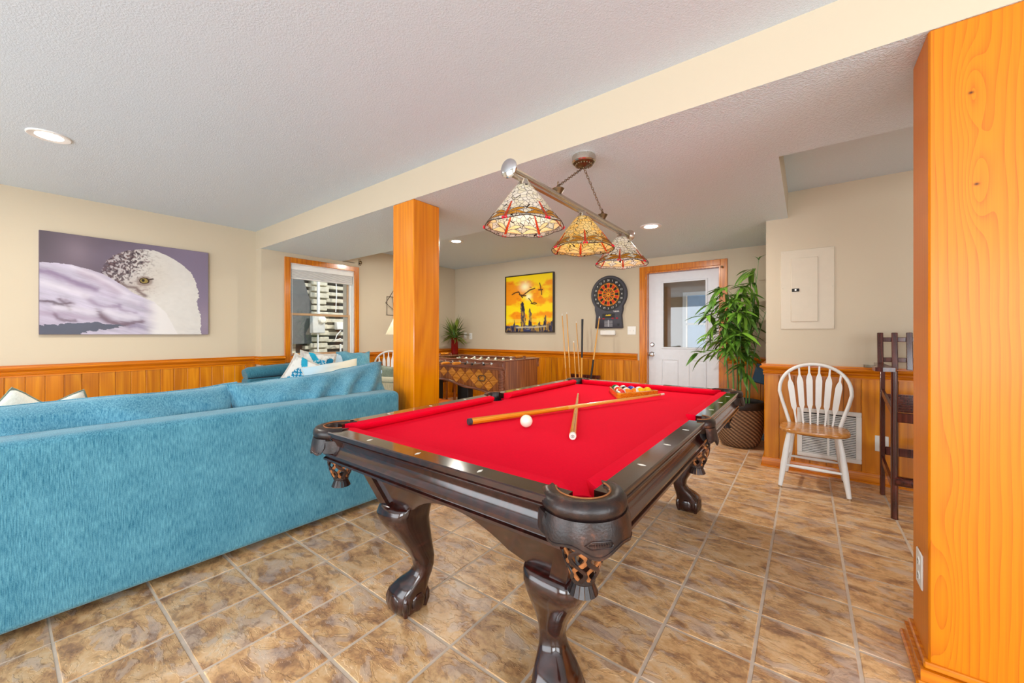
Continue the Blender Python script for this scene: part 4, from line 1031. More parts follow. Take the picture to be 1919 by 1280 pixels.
# turtle print pillows (vertex-colour print)
M['print'] = vcol('printed_fabric', .85, .2)
def colored_puff(w, h, t, fn, seed, n=44):
    mb, rim = puff(w, h, t, seed, n, .01, .16); me = mb.mesh('cover', M['print'], ang=80)
    ca = me.color_attributes.new('Col', 'FLOAT_COLOR', 'POINT'); co = np.array([v.co[:] for v in me.vertices]); cc = fn(co[:, 0]/w+.5, co[:, 2]/h+.5)
    ca.data.foreach_set('color', np.c_[cc, np.ones(len(cc))].astype(np.float32).ravel()); return me, rim
def L3(r, g, b): return np.array(col(r, g, b)[:3])
def turtle(u, v):
    c = np.tile(L3(226, 226, 222), (len(u), 1)); nz = fbm(u, v, 6, 2)
    c = c*(1-.16*(fbm(u, v, 14, 5)[:, None] > .52))
    brd = (np.minimum(np.minimum(u, 1-u), np.minimum(v, 1-v)) < .09); c[brd] = c[brd]*np.array([.78, .74, .72])
    def ell(cx, cy, a, b, ang):
        x, y = u-cx, v-cy; X_ = x*np.cos(ang)+y*np.sin(ang); Y_ = -x*np.sin(ang)+y*np.cos(ang); return (X_/a)**2+(Y_/b)**2
    for (e, cc) in ((ell(.5, .5, .30, .24, .6), (24, 132, 176)), (ell(.80, .74, .11, .09, .6), (24, 120, 160)), (ell(.36, .82, .24, .08, 2.1), (40, 160, 196)), (ell(.78, .32, .22, .075, -.5), (40, 160, 196)), (ell(.22, .28, .14, .065, .9), (30, 140, 180))):
        k = e < 1; c[k] = L3(*cc)*(.75+.7*nz[k][:, None])
    k = (ell(.5, .5, .30, .24, .6) < 1) & (np.abs(np.sin(u*34+v*12)*np.sin(v*34-u*12)) < .16); c[k] = L3(210, 232, 238)
    return c
def print_pillow(label, w, h, t, Mx, seed):
    o = thing('throw_pillow', label, 'pillow', Mx.to_translation()); R_ = Mx.copy(); R_.translation = (0, 0, 0)
    me, rim = colored_puff(w, h, t, turtle, seed); c_o = link('cover', me, o); c_o.matrix_local = R_
    MB().tube(rim, .004, 6, closed=True).build('piping', M['cream'], c_o)
print_pillow('square sea turtle print pillow at left, leaning on the far sofa', .42, .42, .13, T(-4.60, 2.12, .705) @ RZ(R(62)) @ RX(R(-14)) @ RY(R(28)), 3)
print_pillow('sea turtle print pillow standing upright under the window', .42, .42, .13, T(-4.79, 2.37, .765) @ RZ(R(78)) @ RX(R(-10)) @ RY(R(8)), 5)
def sand(u, v):
    c = np.tile(L3(232, 226, 206), (len(u), 1)); k = fbm(u, v, 4, 9)[:, None]; c = c*(1-.1*k); q = np.clip((.45-u+.3*v)*2, 0, 1)[:, None]; return c*(1-q)+L3(190, 220, 236)*q
o = thing('throw_pillow', 'long pale blue and sand lumbar pillow in front of turtle pillow', 'pillow', (-4.36, 2.33, .70)); me, rim = colored_puff(.60, .34, .13, sand, 12); co_ = link('cover', me, o); co_.matrix_local = RZ(R(66)) @ RX(R(-16)) @ RY(R(-8)); MB().tube(rim, .004, 6, closed=True).build('piping', M['cream'], co_)
# ---- beige armchair with loose cushions
ac = thing('armchair', 'beige upholstered armchair beyond the sofa, left of the post', 'armchair', (-3.96, 2.78, 0), R(20))
rbox('back_frame', M['beigef'], -.31, .31, -.20, -.02, .06, .70, .05, ac); rbox('seat_base', M['beigef'], -.31, .31, -.1, .25, .06, .4, .05, ac)
rbox('arm', M['beigef'], -.33, -.18, -.15, .25, .06, .56, .05, ac); rbox('arm', M['beigef'], .18, .33, -.15, .25, .06, .56, .05, ac)
MB().tube([(-.28, -.206, .655), (0, -.209, .66), (.28, -.206, .655)], .005, 6).build('seam', M['olive'], ac)
cushion_obj('back_cushion', M['olive'], .50, .36, .16, T(.08, .06, .625) @ RX(R(-10)) @ RY(R(4)), ac, 18, .03)
throw('throw_pillow', 'small pale blue pillow on the beige armchair', M['paleblue'], .22, .28, .10, T(-4.10, 2.80, .655) @ RZ(R(20)) @ RX(R(-10)), 52)
throw('throw_pillow', 'orange pillow on a white chair seat, mostly behind the post', M['orangef'], .26, .26, .12, T(-4.70, 3.44, .585) @ RZ(R(40)) @ RX(R(-20)), 61)

# ================================================================== windsor chairs
def windsor(label, loc, rz):
    t = thing('windsor_chair', label, 'chair', loc, rz, 'white arrow-back chairs')   # faces -y
    SZ = .452; out = []
    for k in range(40):
        a = 2*PI*k/40; ca, sa = math.cos(a), math.sin(a); e = .62
        out.append((.222*math.copysign(abs(ca)**e, ca)*(1-.05*(sa > 0)*sa), .01+.205*math.copysign(abs(sa)**e, sa)))
    def ring(sc, z): return [(x*sc, y*sc, z-(.006*math.cos(x*7)*(z > SZ-.002))) for x, y in out]
    MB().loft([ring(.93, SZ-.034), ring(.985, SZ-.028), ring(1, SZ-.016), ring(.985, SZ-.005), ring(.95, SZ), ring(.5, SZ-.004), ring(.1, SZ-.005)]).build('seat', M['oak'], t, ang=60)
    feet = [(-.205, -.215), (.205, -.215), (-.190, .215), (.190, .215)]; tops = [(-.150, -.135), (.150, -.135), (-.135, .135), (.135, .135)]
    for (fx, fy), (tx, ty) in zip(feet, tops):
        L = MB().tube([(tx, ty, SZ-.024), (tx+(fx-tx)*.3, ty+(fy-ty)*.3, SZ*.7), (tx+(fx-tx)*.6, ty+(fy-ty)*.6, SZ*.4), (fx, fy, .012)], [.015, .019, .021, .014], 12).build('leg', M['white'], t)
        MB().cyl((fx, fy, 0), (fx, fy, .013), .013, .0135, 10).build('foot_pad', M['nickel'], L)
    def at(i, f): return (tops[i][0]+(feet[i][0]-tops[i][0])*f, tops[i][1]+(feet[i][1]-tops[i][1])*f, SZ*(1-f))
    for (i, j, f) in ((0, 2, .60), (1, 3, .60)):
        a, b = Vector(at(i, f)), Vector(at(j, f)); MB().tube([a, (a*3+b)/4, (a+b)/2, (a+b*3)/4, b], [.008, .011, .013, .011, .008], 10).build('stretcher', M['white'], t)
    a = (Vector(at(0, .58))+Vector(at(2, .6)))/2; b = (Vector(at(1, .58))+Vector(at(3, .6)))/2
    for (i, j, f) in ((0, 1, .62), (2, 3, .66)):
        a, b = Vector(at(i, f)), Vector(at(j, f)); MB().tube([a, (a*3+b)/4, (a+b)/2, (a+b*3)/4, b], [.008, .0115, .0135, .0115, .008], 10).build('stretcher', M['white'], t)
    # hoop back, leaning away (+y)
    BY = .165; lean = .17
    def bk(x, z): return (x, BY+(z-SZ)*lean, z)
    P = []
    for k in range(33):
        a = PI*k/32; w = .238
        x = -w*math.cos(a); z = .70+.238*math.sin(a)**.85
        P.append(bk(x, z))
    P = [bk(-.165, SZ-.012), bk(-.19, .53), bk(-.218, .62)]+P+[bk(.218, .62), bk(.19, .53), bk(.165, SZ-.012)]
    MB().tube(P, .0135, 12, sx=1.15).build('hoop', M['white'], t, ang=60)
    for k in range(6):
        u = (k-2.5)/2.5; xb = .118*u; xt = .172*u
        zt = .70+.238*max(0, 1-(xt/.238)**2)**.5*1.0-.006
        def q(f): return xb+(xt-xb)*f, SZ-.006+(zt-SZ+.006)*f
        prof = [(0, .006), (.12, .006), (.24, .008), (.33, .019), (.74, .022), (.80, .018), (.87, .007), (1, .006)]
        rg = []
        for f, w in prof:
            x, z = q(f); y_ = BY+(z-SZ)*lean; th = .006
            rg.append([(x-w, y_-th, z), (x+w, y_-th, z), (x+w, y_+th, z), (x-w, y_+th, z)])
        MB().loft(rg).build('arrow_spindle', M['white'], t, smooth=False)
    return t
windsor('white arrow-back chair with oak seat in front of the air grille', (.050, 3.905, 0), R(-1.5))
windsor('white arrow-back chair by the window wall, left of the post', (-4.845, 3.41, 0), R(42))

# ================================================================== tall slatted bar stool
st = thing('bar_stool', 'dark mahogany slatted bar stool half hidden behind the near pillar', 'stool', (.455, 3.50, 0))
MB().tube([(.003, 0, 0), (.003, 0, .5), (.003, 0, .955)], [.0185, .0185, .017], 16).build('front_post', M['mahog'], st)
MB().tube([(.46, 0, 0), (.46, 0, .955)], .0185, 16).build('front_post', M['mahog'], st)
for xx in (.0, .46): MB().box(xx-.014, xx+.014, .455, .49, 0, .93, .004).build('rear_post', M['mahog'], st)
for xx in (-.03, .46):
    pts = [(-.065, -.06), (-.03, -.078), (.03, -.06), (.042, -.02), (.035, .1), (.03, .3), (.035, .52), (-.012, .52), (-.02, .3), (-.04, .12), (-.07, .03)]
    MB().prism([(x+xx, y_) for x, y_ in pts], .952, .978).build('armrest', M['mahog'], st, smooth=False)
for xx in (.0, .46):
    mm = MB(); mm.add([(xx-.008, .0, .70), (xx+.008, .0, .70), (xx+.008, .46, .79), (xx-.008, .46, .79), (xx-.008, .0, .655), (xx+.008, .0, .655), (xx+.008, .46, .745), (xx-.008, .46, .745)], [(0, 1, 2, 3), (7, 6, 5, 4), (0, 4, 5, 1), (2, 6, 7, 3), (1, 5, 6, 2), (0, 3, 7, 4)]); mm.build('side_rail', M['mahog'], st, smooth=False)
    mm = MB(); mm.add([(xx-.008, .0, .22), (xx+.008, .0, .22), (xx+.008, .46, .29), (xx-.008, .46, .29), (xx-.008, .0, .175), (xx+.008, .0, .175), (xx+.008, .46, .245), (xx-.008, .46, .245)], [(0, 1, 2, 3), (7, 6, 5, 4), (0, 4, 5, 1), (2, 6, 7, 3), (1, 5, 6, 2), (0, 3, 7, 4)]); mm.build('side_stretcher', M['mahog'], st, smooth=False)
MB().box(.015, .445, -.012, .012, .625, .685, .004).build('seat_rail', M['mahog'], st); MB().box(.015, .445, .46, .484, .30, .36, .004).build('rear_stretcher', M['mahog'], st); MB().cyl((.0, 0, .245), (.46, 0, .245), .032, .032, 14).build('foot_rail', M['mahog'], st)
for k in range(7): MB().box(.012, .448, .02+k*.062, .066+k*.062, .686+k*.010, .699+k*.010, .003).build('seat_slat', M['mahog'], st)
by = .50
for z in (.985, 1.135): MB().box(-.02, .48, by+.012+(z-.985)*.087, by+.026+(z-.985)*.087, z, z+.034, .003).build('back_rail', M['mahog'], st)
for k in range(7):
    mm = MB(); mm.M = T(.0-.008+k*.078, by, .985) @ RX(R(-5)); mm.box(-.016, .018, -.004, .009, -.055, .22, .003); mm.build('back_slat', M['mahog'], st, smooth=False)
t = thing('acrylic_tray', 'clear acrylic tray resting on the chair rail behind the stool', 'tray', (.46, YR-.030, ZR))
m = MB(); m.box(-.09, .09, -.03, .028, 0.0002, .003, .001); m.box(-.09, .09, -.03, -.027, .003, .022); m.box(-.09, -.087, -.027, .028, .003, .022); m.box(.087, .09, -.027, .028, .003, .022); m.build('tray_body', M['acryl'], t, smooth=False)

# ================================================================== foosball table
fz, FX0, FX1, FY0, FY1 = .885, -4.20, -2.80, 3.53, 4.30
FT = thing('foosball_table', 'brown wooden foosball table with diamond inlay and rods', 'foosball table', ((FX0+FX1)/2, (FY0+FY1)/2, 0)); hx, hy = (FX1-FX0)/2, (FY1-FY0)/2
def scal(x): return .556+.036*math.cos((abs(x-.0)-.0)*0+(x+.325)*2*PI/.97) if x < .16 else .52-.05*min(1, (x-.16)/.4)**1.5
def wave(sg):
    pts = [(-hx+.06, fz-.10), (hx-.06, fz-.10), (hx-.06, .46)]
    for k in range(25):
        x = (1-2*k/24)*(hx-.07); pts.append((x, scal(x)))
    return pts+[(-hx+.06, .53)]
WV = wave(1)
for sg in (-1, 1):
    MB().prism([(x, z) for x, z in WV], sg*(hy-.05), sg*(hy-.025), 'y').build('side_panel', M['foos'], FT, smooth=False)
    lower = [p for p in WV if p[1] < .62][1:-1]
    mm = MB(); P = [(x, sg*(hy-.02), z+.012) for x, z in lower]; mm.tube(P, [.017]*len(P), 8); mm.build('scalloped_edge', M['foosd'], FT)
    MB().box(-hx, hx, sg*(hy-.06), sg*(hy-.0), fz-.115, fz-.012, .006).build('rod_rail', M['foosd'], FT)
    MB().box(-hx-.005, hx+.005, sg*(hy-.065), sg*(hy+.006), fz-.014, fz, .004).build('top_rail', M['foosd'], FT)
# diamond inlays on the near panel
dmm = MB().prism([(.070, 0), (0, .060), (-.070, 0), (0, -.060)], 0, .004, 'y').mesh('inlay', M['foosl'], smooth=False)
for r_ in range(4):
    for k in range(-5, 6):
        x = (k+(.5 if r_ % 2 else 0))*.155; z = .575+r_*.0665
        if abs(x) > hx-.15 or z-.06 < scal(x)+.0 or z+.06 > fz-.10: continue
        o = link('inlay', dmm, FT); o.location = (x, -hy+.021, z)
for sx in (-1, 1):
    MB().box(sx*(hx-.03), sx*hx, -hy+.055, hy-.055, .50, fz-.012, .004).build('end_panel', M['foos'], FT)
    MB().box(sx*(hx-.075), sx*(hx+.005), -hy+.05, hy-.05, fz-.014, fz, .004).build('end_top_rail', M['foosd'], FT)
    for sy in (-1, 1):
        MB().lathe([(.045, .46), (.052, .47), (.052, .5), (.046, .505), (.046, fz-.10), (.052, fz-.095), (.052, fz-.015)], 20, (sx*(hx-.05), sy*(hy-.05), 0)).build('corner_column', M['foosd'], FT)
        MB().box(sx*.33-.33-.06 if sx > 0 else -.62, sx*.33-.33+.06 if sx > 0 else -.5, sy*(hy-.14)-.05, sy*(hy-.14)+.05, 0, .70, .006).build('leg', M['black'], FT)
    sc = MB(); sc.tube([(sx*(hx-.035), -.11, fz), (sx*(hx-.035), -.11, fz+.035)], .012, 8); sc.tube([(sx*(hx-.035), .11, fz), (sx*(hx-.035), .11, fz+.035)], .012, 8); sc.tube([(sx*(hx-.035), -.11, fz+.03), (sx*(hx-.035), .11, fz+.03)], .006, 8)
    s_o = sc.build('score_counter', M['foosd'], FT)
    for k in range(8): MB().cyl((sx*(hx-.035), -.09+k*.018, fz+.03), (sx*(hx-.035), -.075+k*.018, fz+.03), .013, None, 10).build('bead', M['grip'], s_o)
MB().box(-hx+.05, hx-.05, -hy+.065, hy-.065, .70, .725).build('playfield', plain('green_playfield', col(60, 110, 60), .5), FT, smooth=False)
rodx = [.53-.13*(7-k) for k in range(8)]
for k, x in enumerate(rodx):
    out = .06+.14*((k*37) % 7)/7
    sgn = -1
    rd = MB().cyl((x, -hy-.10-out*.6, fz-.042), (x, hy+.16, fz-.042), .008, None, 10).build('rod', M['chrome'], FT)
    MB().lathe([(.020, 0), (.022, .006), (.012, .014)], 14).mesh('x')
    mm = MB(); mm.M = T(x, -hy, fz-.042) @ RX(PI/2); mm.lathe([(.021, 0), (.021, .008), (.013, .016)], 14); mm.build('bearing', M['chrome'], rd)
    if k in (0, 1, 3, 4):
        mm = MB(); ye = -hy-.10-out*.6; mm.tube([(x, ye+.02, fz-.042), (x, ye-.02, fz-.042), (x, ye-.08, fz-.042), (x, ye-.105, fz-.042)], [.014, .018, .018, .013], 12); mm.build('grip', M['grip'], rd)
    else:
        MB().cyl((x, -hy-.10-out*.6-.012, fz-.042), (x, -hy-.10-out*.6+.006, fz-.042), .012, None, 10).build('end_cap', M['black'], rd)
    for q in range(3 if k not in (0, 7) else 1):
        yy = (q-1)*.17 if k not in (0, 7) else 0
        mm = MB(); mm.ball((x, yy, fz-.02), .017, 10, 7); mm.tube([(x, yy, fz-.03), (x, yy, fz-.042), (x, yy, fz-.14)], [.012, .019, .010], 10); mm.build('player', M['ivory' if k % 2 else 'beigef'], rd)
m = MB(); m.M = T(.36, -hy+.016, .66) @ RX(PI/2)
pts = [(.052*math.copysign(abs(math.cos(a))**.6, math.cos(a)), .032*math.copysign(abs(math.sin(a))**.6, math.sin(a)), 0) for a in [2*PI*k/24 for k in range(24)]]
m.tube(pts, .008, 8, closed=True); m.build('ball_return_ring', M['nickeld'], FT)
# ---- orange topped coffee table
ct = thing('coffee_table', 'low table with orange top, glimpsed past the wooden post', 'table', (-3.42, 3.05, 0))
MB().box(-.17, .17, -.17, .17, .39, .42, .006).build('table_top', plain('orange_stain', col(206, 96, 22), .3, var=.1), ct)
for sx in (-1, 1):
    for sy in (-1, 1): MB().box(sx*.13-.02, sx*.13+.02, sy*.13-.02, sy*.13+.02, 0, .39, .003).build('leg', M['foos'], ct)

# ================================================================== red vase with blade foliage on a pedestal
pd = thing('plant_pedestal', 'dark wooden pedestal in the back corner under the red vase', 'stand', (-5.10, 5.02, 0))
MB().box(-.13, .13, -.13, .13, .80, .835, .005).build('pedestal_top', M['foos'], pd)
for sx in (-1, 1):
    for sy in (-1, 1): MB().box(sx*.1-.016, sx*.1+.016, sy*.1-.016, sy*.1+.016, 0, .80, .002).build('leg', M['foos'], pd)
vs_ = thing('potted_foliage', 'tall red lacquer vase holding spiky dark green foliage', 'plant', (-5.10, 5.02, .835))
MB().lathe([(.058, 0), (.066, .01), (.066, .285), (.070, .295), (.062, .297), (.058, .285), (.056, .05)], 28).build('vase', M['redlac'], vs_)
def blade_mesh(L, w, bend, name, mt, fold=.15):
    rows = []; n = 8
    for k in range(n+1):
        f = k/n; ww = w*math.sin(PI*min(1, f*.93+.07))**.8*(1-.2*f); x = L*(f-.12*bend*f*f); z = -bend*L*f*f*.5
        rows.append([(x, -ww, z+fold*ww), (x, 0, z), (x, ww, z+fold*ww)])
    return MB().strip(rows).mesh(name, mt, ang=80, fix=False)
b2 = [blade_mesh(.34, .017, .3, 'blade', M['leaf2']), blade_mesh(.28, .015, .8, 'blade', M['leaf2']), blade_mesh(.26, .02, 1.3, 'blade', M['leaf2'])]
random.seed(21)
for k in range(95):
    h_ = random.random(); el = R(random.uniform(-5, 70)) if k > 18 else R(random.uniform(60, 90)); az = random.uniform(0, 2*PI)
    o = link('blade', b2[0 if el > 1.1 else random.randint(1, 2)], vs_)
    o.matrix_local = T(.03*math.cos(az), .03*math.sin(az), .27+.16*h_*math.sin(el)) @ RZ(az) @ RY(-el) @ RX(random.uniform(-.6, .6)) @ Matrix.Scale(random.uniform(.75, 1.1), 4)
MB().tube([(0, 0, .2), (0, 0, .45)], .03, 10).build('stem_bundle', M['stem'], vs_)

# ================================================================== bamboo palm in a wicker basket
PBX, PBY = -.575, 4.83
bk_ = thing('plant_basket', 'round woven wicker basket with black rim under bamboo plant', 'basket', (PBX, PBY, 0))
MB().lathe([(.135, .0), (.165, .012), (.195, .06), (.215, .14), (.224, .24), (.225, .34), (.220, .415), (.212, .415), (.210, .3)], 48).build('woven_body', M['wicker'], bk_, ang=60)
rows = [[((.222+.012*math.cos(a))*math.cos(2*PI*j/48), (.222+.012*math.cos(a))*math.sin(2*PI*j/48), .445+.040*math.sin(a)) for a in [2*PI*k/10 for k in range(10)]] for j in range(48)]
MB().loft(rows, cap=False, closed=True).build('basket_rim', plain('black_woven_rim', col(34, 30, 30), .5, var=.3, nscale=140, bump=.5), bk_, ang=60)
MB().lathe([(.205, .41), (.15, .43), (.01, .44)], 32).build('moss', M['soil'], bk_)
bp = thing('bamboo_plant', 'tall artificial bamboo palm with arching green leaves by door', 'plant', (PBX, PBY, .435))
lm = [blade_mesh(.200, .019, .6, 'leaf', M['leaf']), blade_mesh(.235, .021, 1.0, 'leaf', M['leaf']), blade_mesh(.17, .021, 1.3, 'leaf', M['leaf'])]
random.seed(5); nleaf = 0; extra = MB()
STEMS = [(-.045, -.05, 1.22, -.05, -.02, .0095), (.02, -.06, 1.08, .0, .0, .0105), (.07, -.03, 1.38, .10, -.02, .0085), (-.10, .0, .98, -.09, .0, .0085), (.09, .03, 1.05, .16, .02, .008), (-.02, .05, 1.20, -.02, .06, .008)]
for si, (sx, sy, hh, tx, ty, rr) in enumerate(STEMS):
    P = [(sx+tx*f*f, sy+ty*f*f, -.02+hh*f) for f in [k/12 for k in range(13)]]
    rad = [rr*(1-.72*(k/12)) for k in range(13)]
    sm = MB().tube(P, rad, 10).build('stem', M['stem'], bp)
    tw = MB(); nb = 16 if si in (0, 1, 2) else 13
    for b_ in range(nb):
        f = .40+.60*(b_+.5)/nb if si != 4 else .22+.76*(b_+.5)/nb
        base = Vector((sx+tx*f*f, sy+ty*f*f, -.02+hh*f))
        az = b_*2.4+si*1.3+random.uniform(-.4, .4)
        # arching twig, mostly to the sides seen by the camera; keep clear of the wall at right
        ln = random.uniform(.14, .30)*(1.2-.4*f); d_ = Vector((math.cos(az), math.sin(az), 0))
        if base.x+d_.x*ln > .13: d_.x = -abs(d_.x)*.6
        tp = []
        for q in range(6):
            g = q/5; tp.append(base+d_*ln*g+Vector((0, 0, .55*ln*math.sin(g*PI*.62))))
        tw.tube(tp, [.0022, .002, .0018, .0015, .0012, .0008], 5)
        for q in range(5):
            g = .45+.55*q/4; pos = base+d_*ln*g+Vector((0, 0, .55*ln*math.sin(g*PI*.62)))
            la = az+(q-2)*.55+random.uniform(-.3, .3)
            if pos.x+.22*math.cos(la) > .255: la = PI-la
            lme = random.choice(lm); nleaf += 1
            Mx_ = T(*pos) @ RZ(la) @ RY(R(random.uniform(-25, 35))) @ RX(random.uniform(-.5, .5)) @ Matrix.Scale(random.uniform(.8, 1.2), 4)
            if nleaf <= 290: link('leaf', lme, sm, Mx_)
            else: extra.add([tuple(Mx_ @ v_.co) for v_ in lme.vertices], [tuple(p_.vertices) for p_ in lme.polygons])
    if si == 2:
        top = Vector(P[-1]); tw.tube([top, top+Vector((.015, 0, .20))], [.003, .0015], 5)
        for a in (0, 1.2, 2.6):
            o = link('leaf', lm[2], sm); o.matrix_local = T(*(top+Vector((.014, 0, .17)))) @ RZ(a) @ RY(R(-70)) @ Matrix.Scale(.55, 4); nleaf += 1
    tw.build('twig', M['stem'], sm)
tag(extra.build('leaf_mass', M['leaf'], bp, ang=80, fix=False), kind='stuff')
# ---- dustpan on a stick in the corner
dp = thing('dustpan', 'blue long-handled dustpan hung in the corner behind the plant', 'dustpan', (-.345, 5.21, 0))
M['bluep'] = plain('blue_plastic', col(28, 84, 122), .4)
MB().tube([(-.03, .02, .02), (.0, .0, .5), (.02, -.01, .78)], .009, 10).build('handle', M['chrome'], dp)
mm = MB(); mm.M = T(.0, .0, .72) @ RY(R(14)); mm.box(-.13, .03, -.012, .012, -.10, .12, .01); mm.box(-.13, .03, -.05, -.012, .1, .12, .004); mm.build('pan', M['bluep'], dp)
MB().box(-.13, .0, -.03, .05, .0, .06, .012).build('brush', plain('pale_blue_bristle', col(120, 150, 176), .7), dp)

# ================================================================== cues standing by the back wall
rk2 = thing('cue_stand', 'small dark floor stand for cues by the back wall', 'rack', (-2.56, 5.06, 0))
MB().box(-.27, .20, -.16, .20, 0, .048, .006).build('base', M['mahog'], rk2)
for xx in (-.24, .17): MB().box(xx-.018, xx+.018, .15, .185, .048, .60, .004).build('upright', M['mahog'], rk2)
MB().box(-.27, .20, .145, .19, .55, .60, .006).build('cross_bar', M['mahog'], rk2)
def up(label, b, tp, prof, mats): cue('cue_stick', label, b, tp, prof, mats, 'cues standing by the back wall')
std = [(0, .0150, 1), (.012, .0152, 3), (.2, .0140, 4), (.45, .0112, 0), (.98, .0066, 2), (1, .0064, 2)]
def P_(u, v, y_):   # point on plane y (used only while laying out the cues from their true heights)
    a = (u-959.5)/729.0; s_, c_ = math.sin(R(37.06)), math.cos(R(37.06)); t_ = y_/(c_+a*s_); return Vector(((-s_+a*c_)*t_, y_, H+(627-v)/729.0*t_))
up('slim pale cue leftmost in the floor stand', (-2.735, 4.98, .052), P_(1053.5, 588, 5.0), std, CM)
up('tallest pale cue, second from left in the stand', (-2.690, 5.00, .052), P_(1062, 585, 5.02), std, CM)
up('short pale cue, third from left in the stand', (-2.60, 5.00, .052), P_(1075, 639, 5.0), std, CM)
up('pale cue between the short cue and the black grip cue', (-2.565, 5.06, .052), P_(1080, 602, 5.08), std, CM)
inv = [(0, .0066, 2), (.02, .0070, 0), (.60, .0125, 3), (.99, .0152, 1), (1, .0150, 1)]
up('upside-down cue with thick black grip pointing up', (-2.52, 4.95, .052), P_(1091.5, 598, 4.96), inv, CM)
up('cue leaning far right toward the dartboard', (-2.47, 4.99, .052), P_(1123.5, 593, 5.18), [(0, .0150, 1), (.012, .0152, 4), (.22, .0145, 3), (.56, .0125, 0), (.98, .0068, 2), (1, .0064, 2)], CM)

# ================================================================== pictures (print carried as a colour attribute on a fine grid)
M['canvasp'] = vcol('printed_canvas', .55, .3)
def picture(w, h, nu, nv, fn, name, parent, M_):
    u, v = np.meshgrid(np.linspace(0, 1, nu), np.linspace(0, 1, nv), indexing='ij'); U, V_ = u.ravel(), v.ravel()
    vs2 = np.c_[(U-.5)*w, np.zeros(len(U)), (.5-V_)*h]
    a = np.arange(nu*nv).reshape(nu, nv); F = np.stack([a[:-1, :-1], a[:-1, 1:], a[1:, 1:], a[1:, :-1]], -1).reshape(-1, 4)
    me = bpy.data.meshes.new(name); me.from_pydata(vs2.tolist(), [], F.tolist()); me.materials.append(M['canvasp'])
    cc = np.clip(fn(U, V_), 0, 1); ca = me.color_attributes.new('Col', 'FLOAT_COLOR', 'POINT'); ca.data.foreach_set('color', np.c_[cc, np.ones(len(cc))].astype(np.float32).ravel())
    me.update(); return link(name, me, parent, M_)
def inpoly(x, y, P):
    r = np.zeros(len(x), bool); n = len(P)
    for i in range(n):
        x0, y0 = P[i]; x1, y1 = P[(i+1) % n]; k = ((y0 > y) != (y1 > y)); xi = (x1-x0)*(y-y0)/((y1-y0) if y1 != y0 else 1e-9)+x0; r ^= k & (x < xi)
    return r
def ss(a, b, x): t = np.clip((x-a)/(b-a), 0, 1); return t*t*(3-2*t)
def segd(x, y, P):
    d = np.full(len(x), 9.)
    for (x0, y0), (x1, y1) in zip(P[:-1], P[1:]):
        dx, dy = x1-x0, y1-y0; t = np.clip(((x-x0)*dx+(y-y0)*dy)/(dx*dx+dy*dy), 0, 1); d = np.minimum(d, np.hypot(x-x0-t*dx, y-y0-t*dy))
    return d
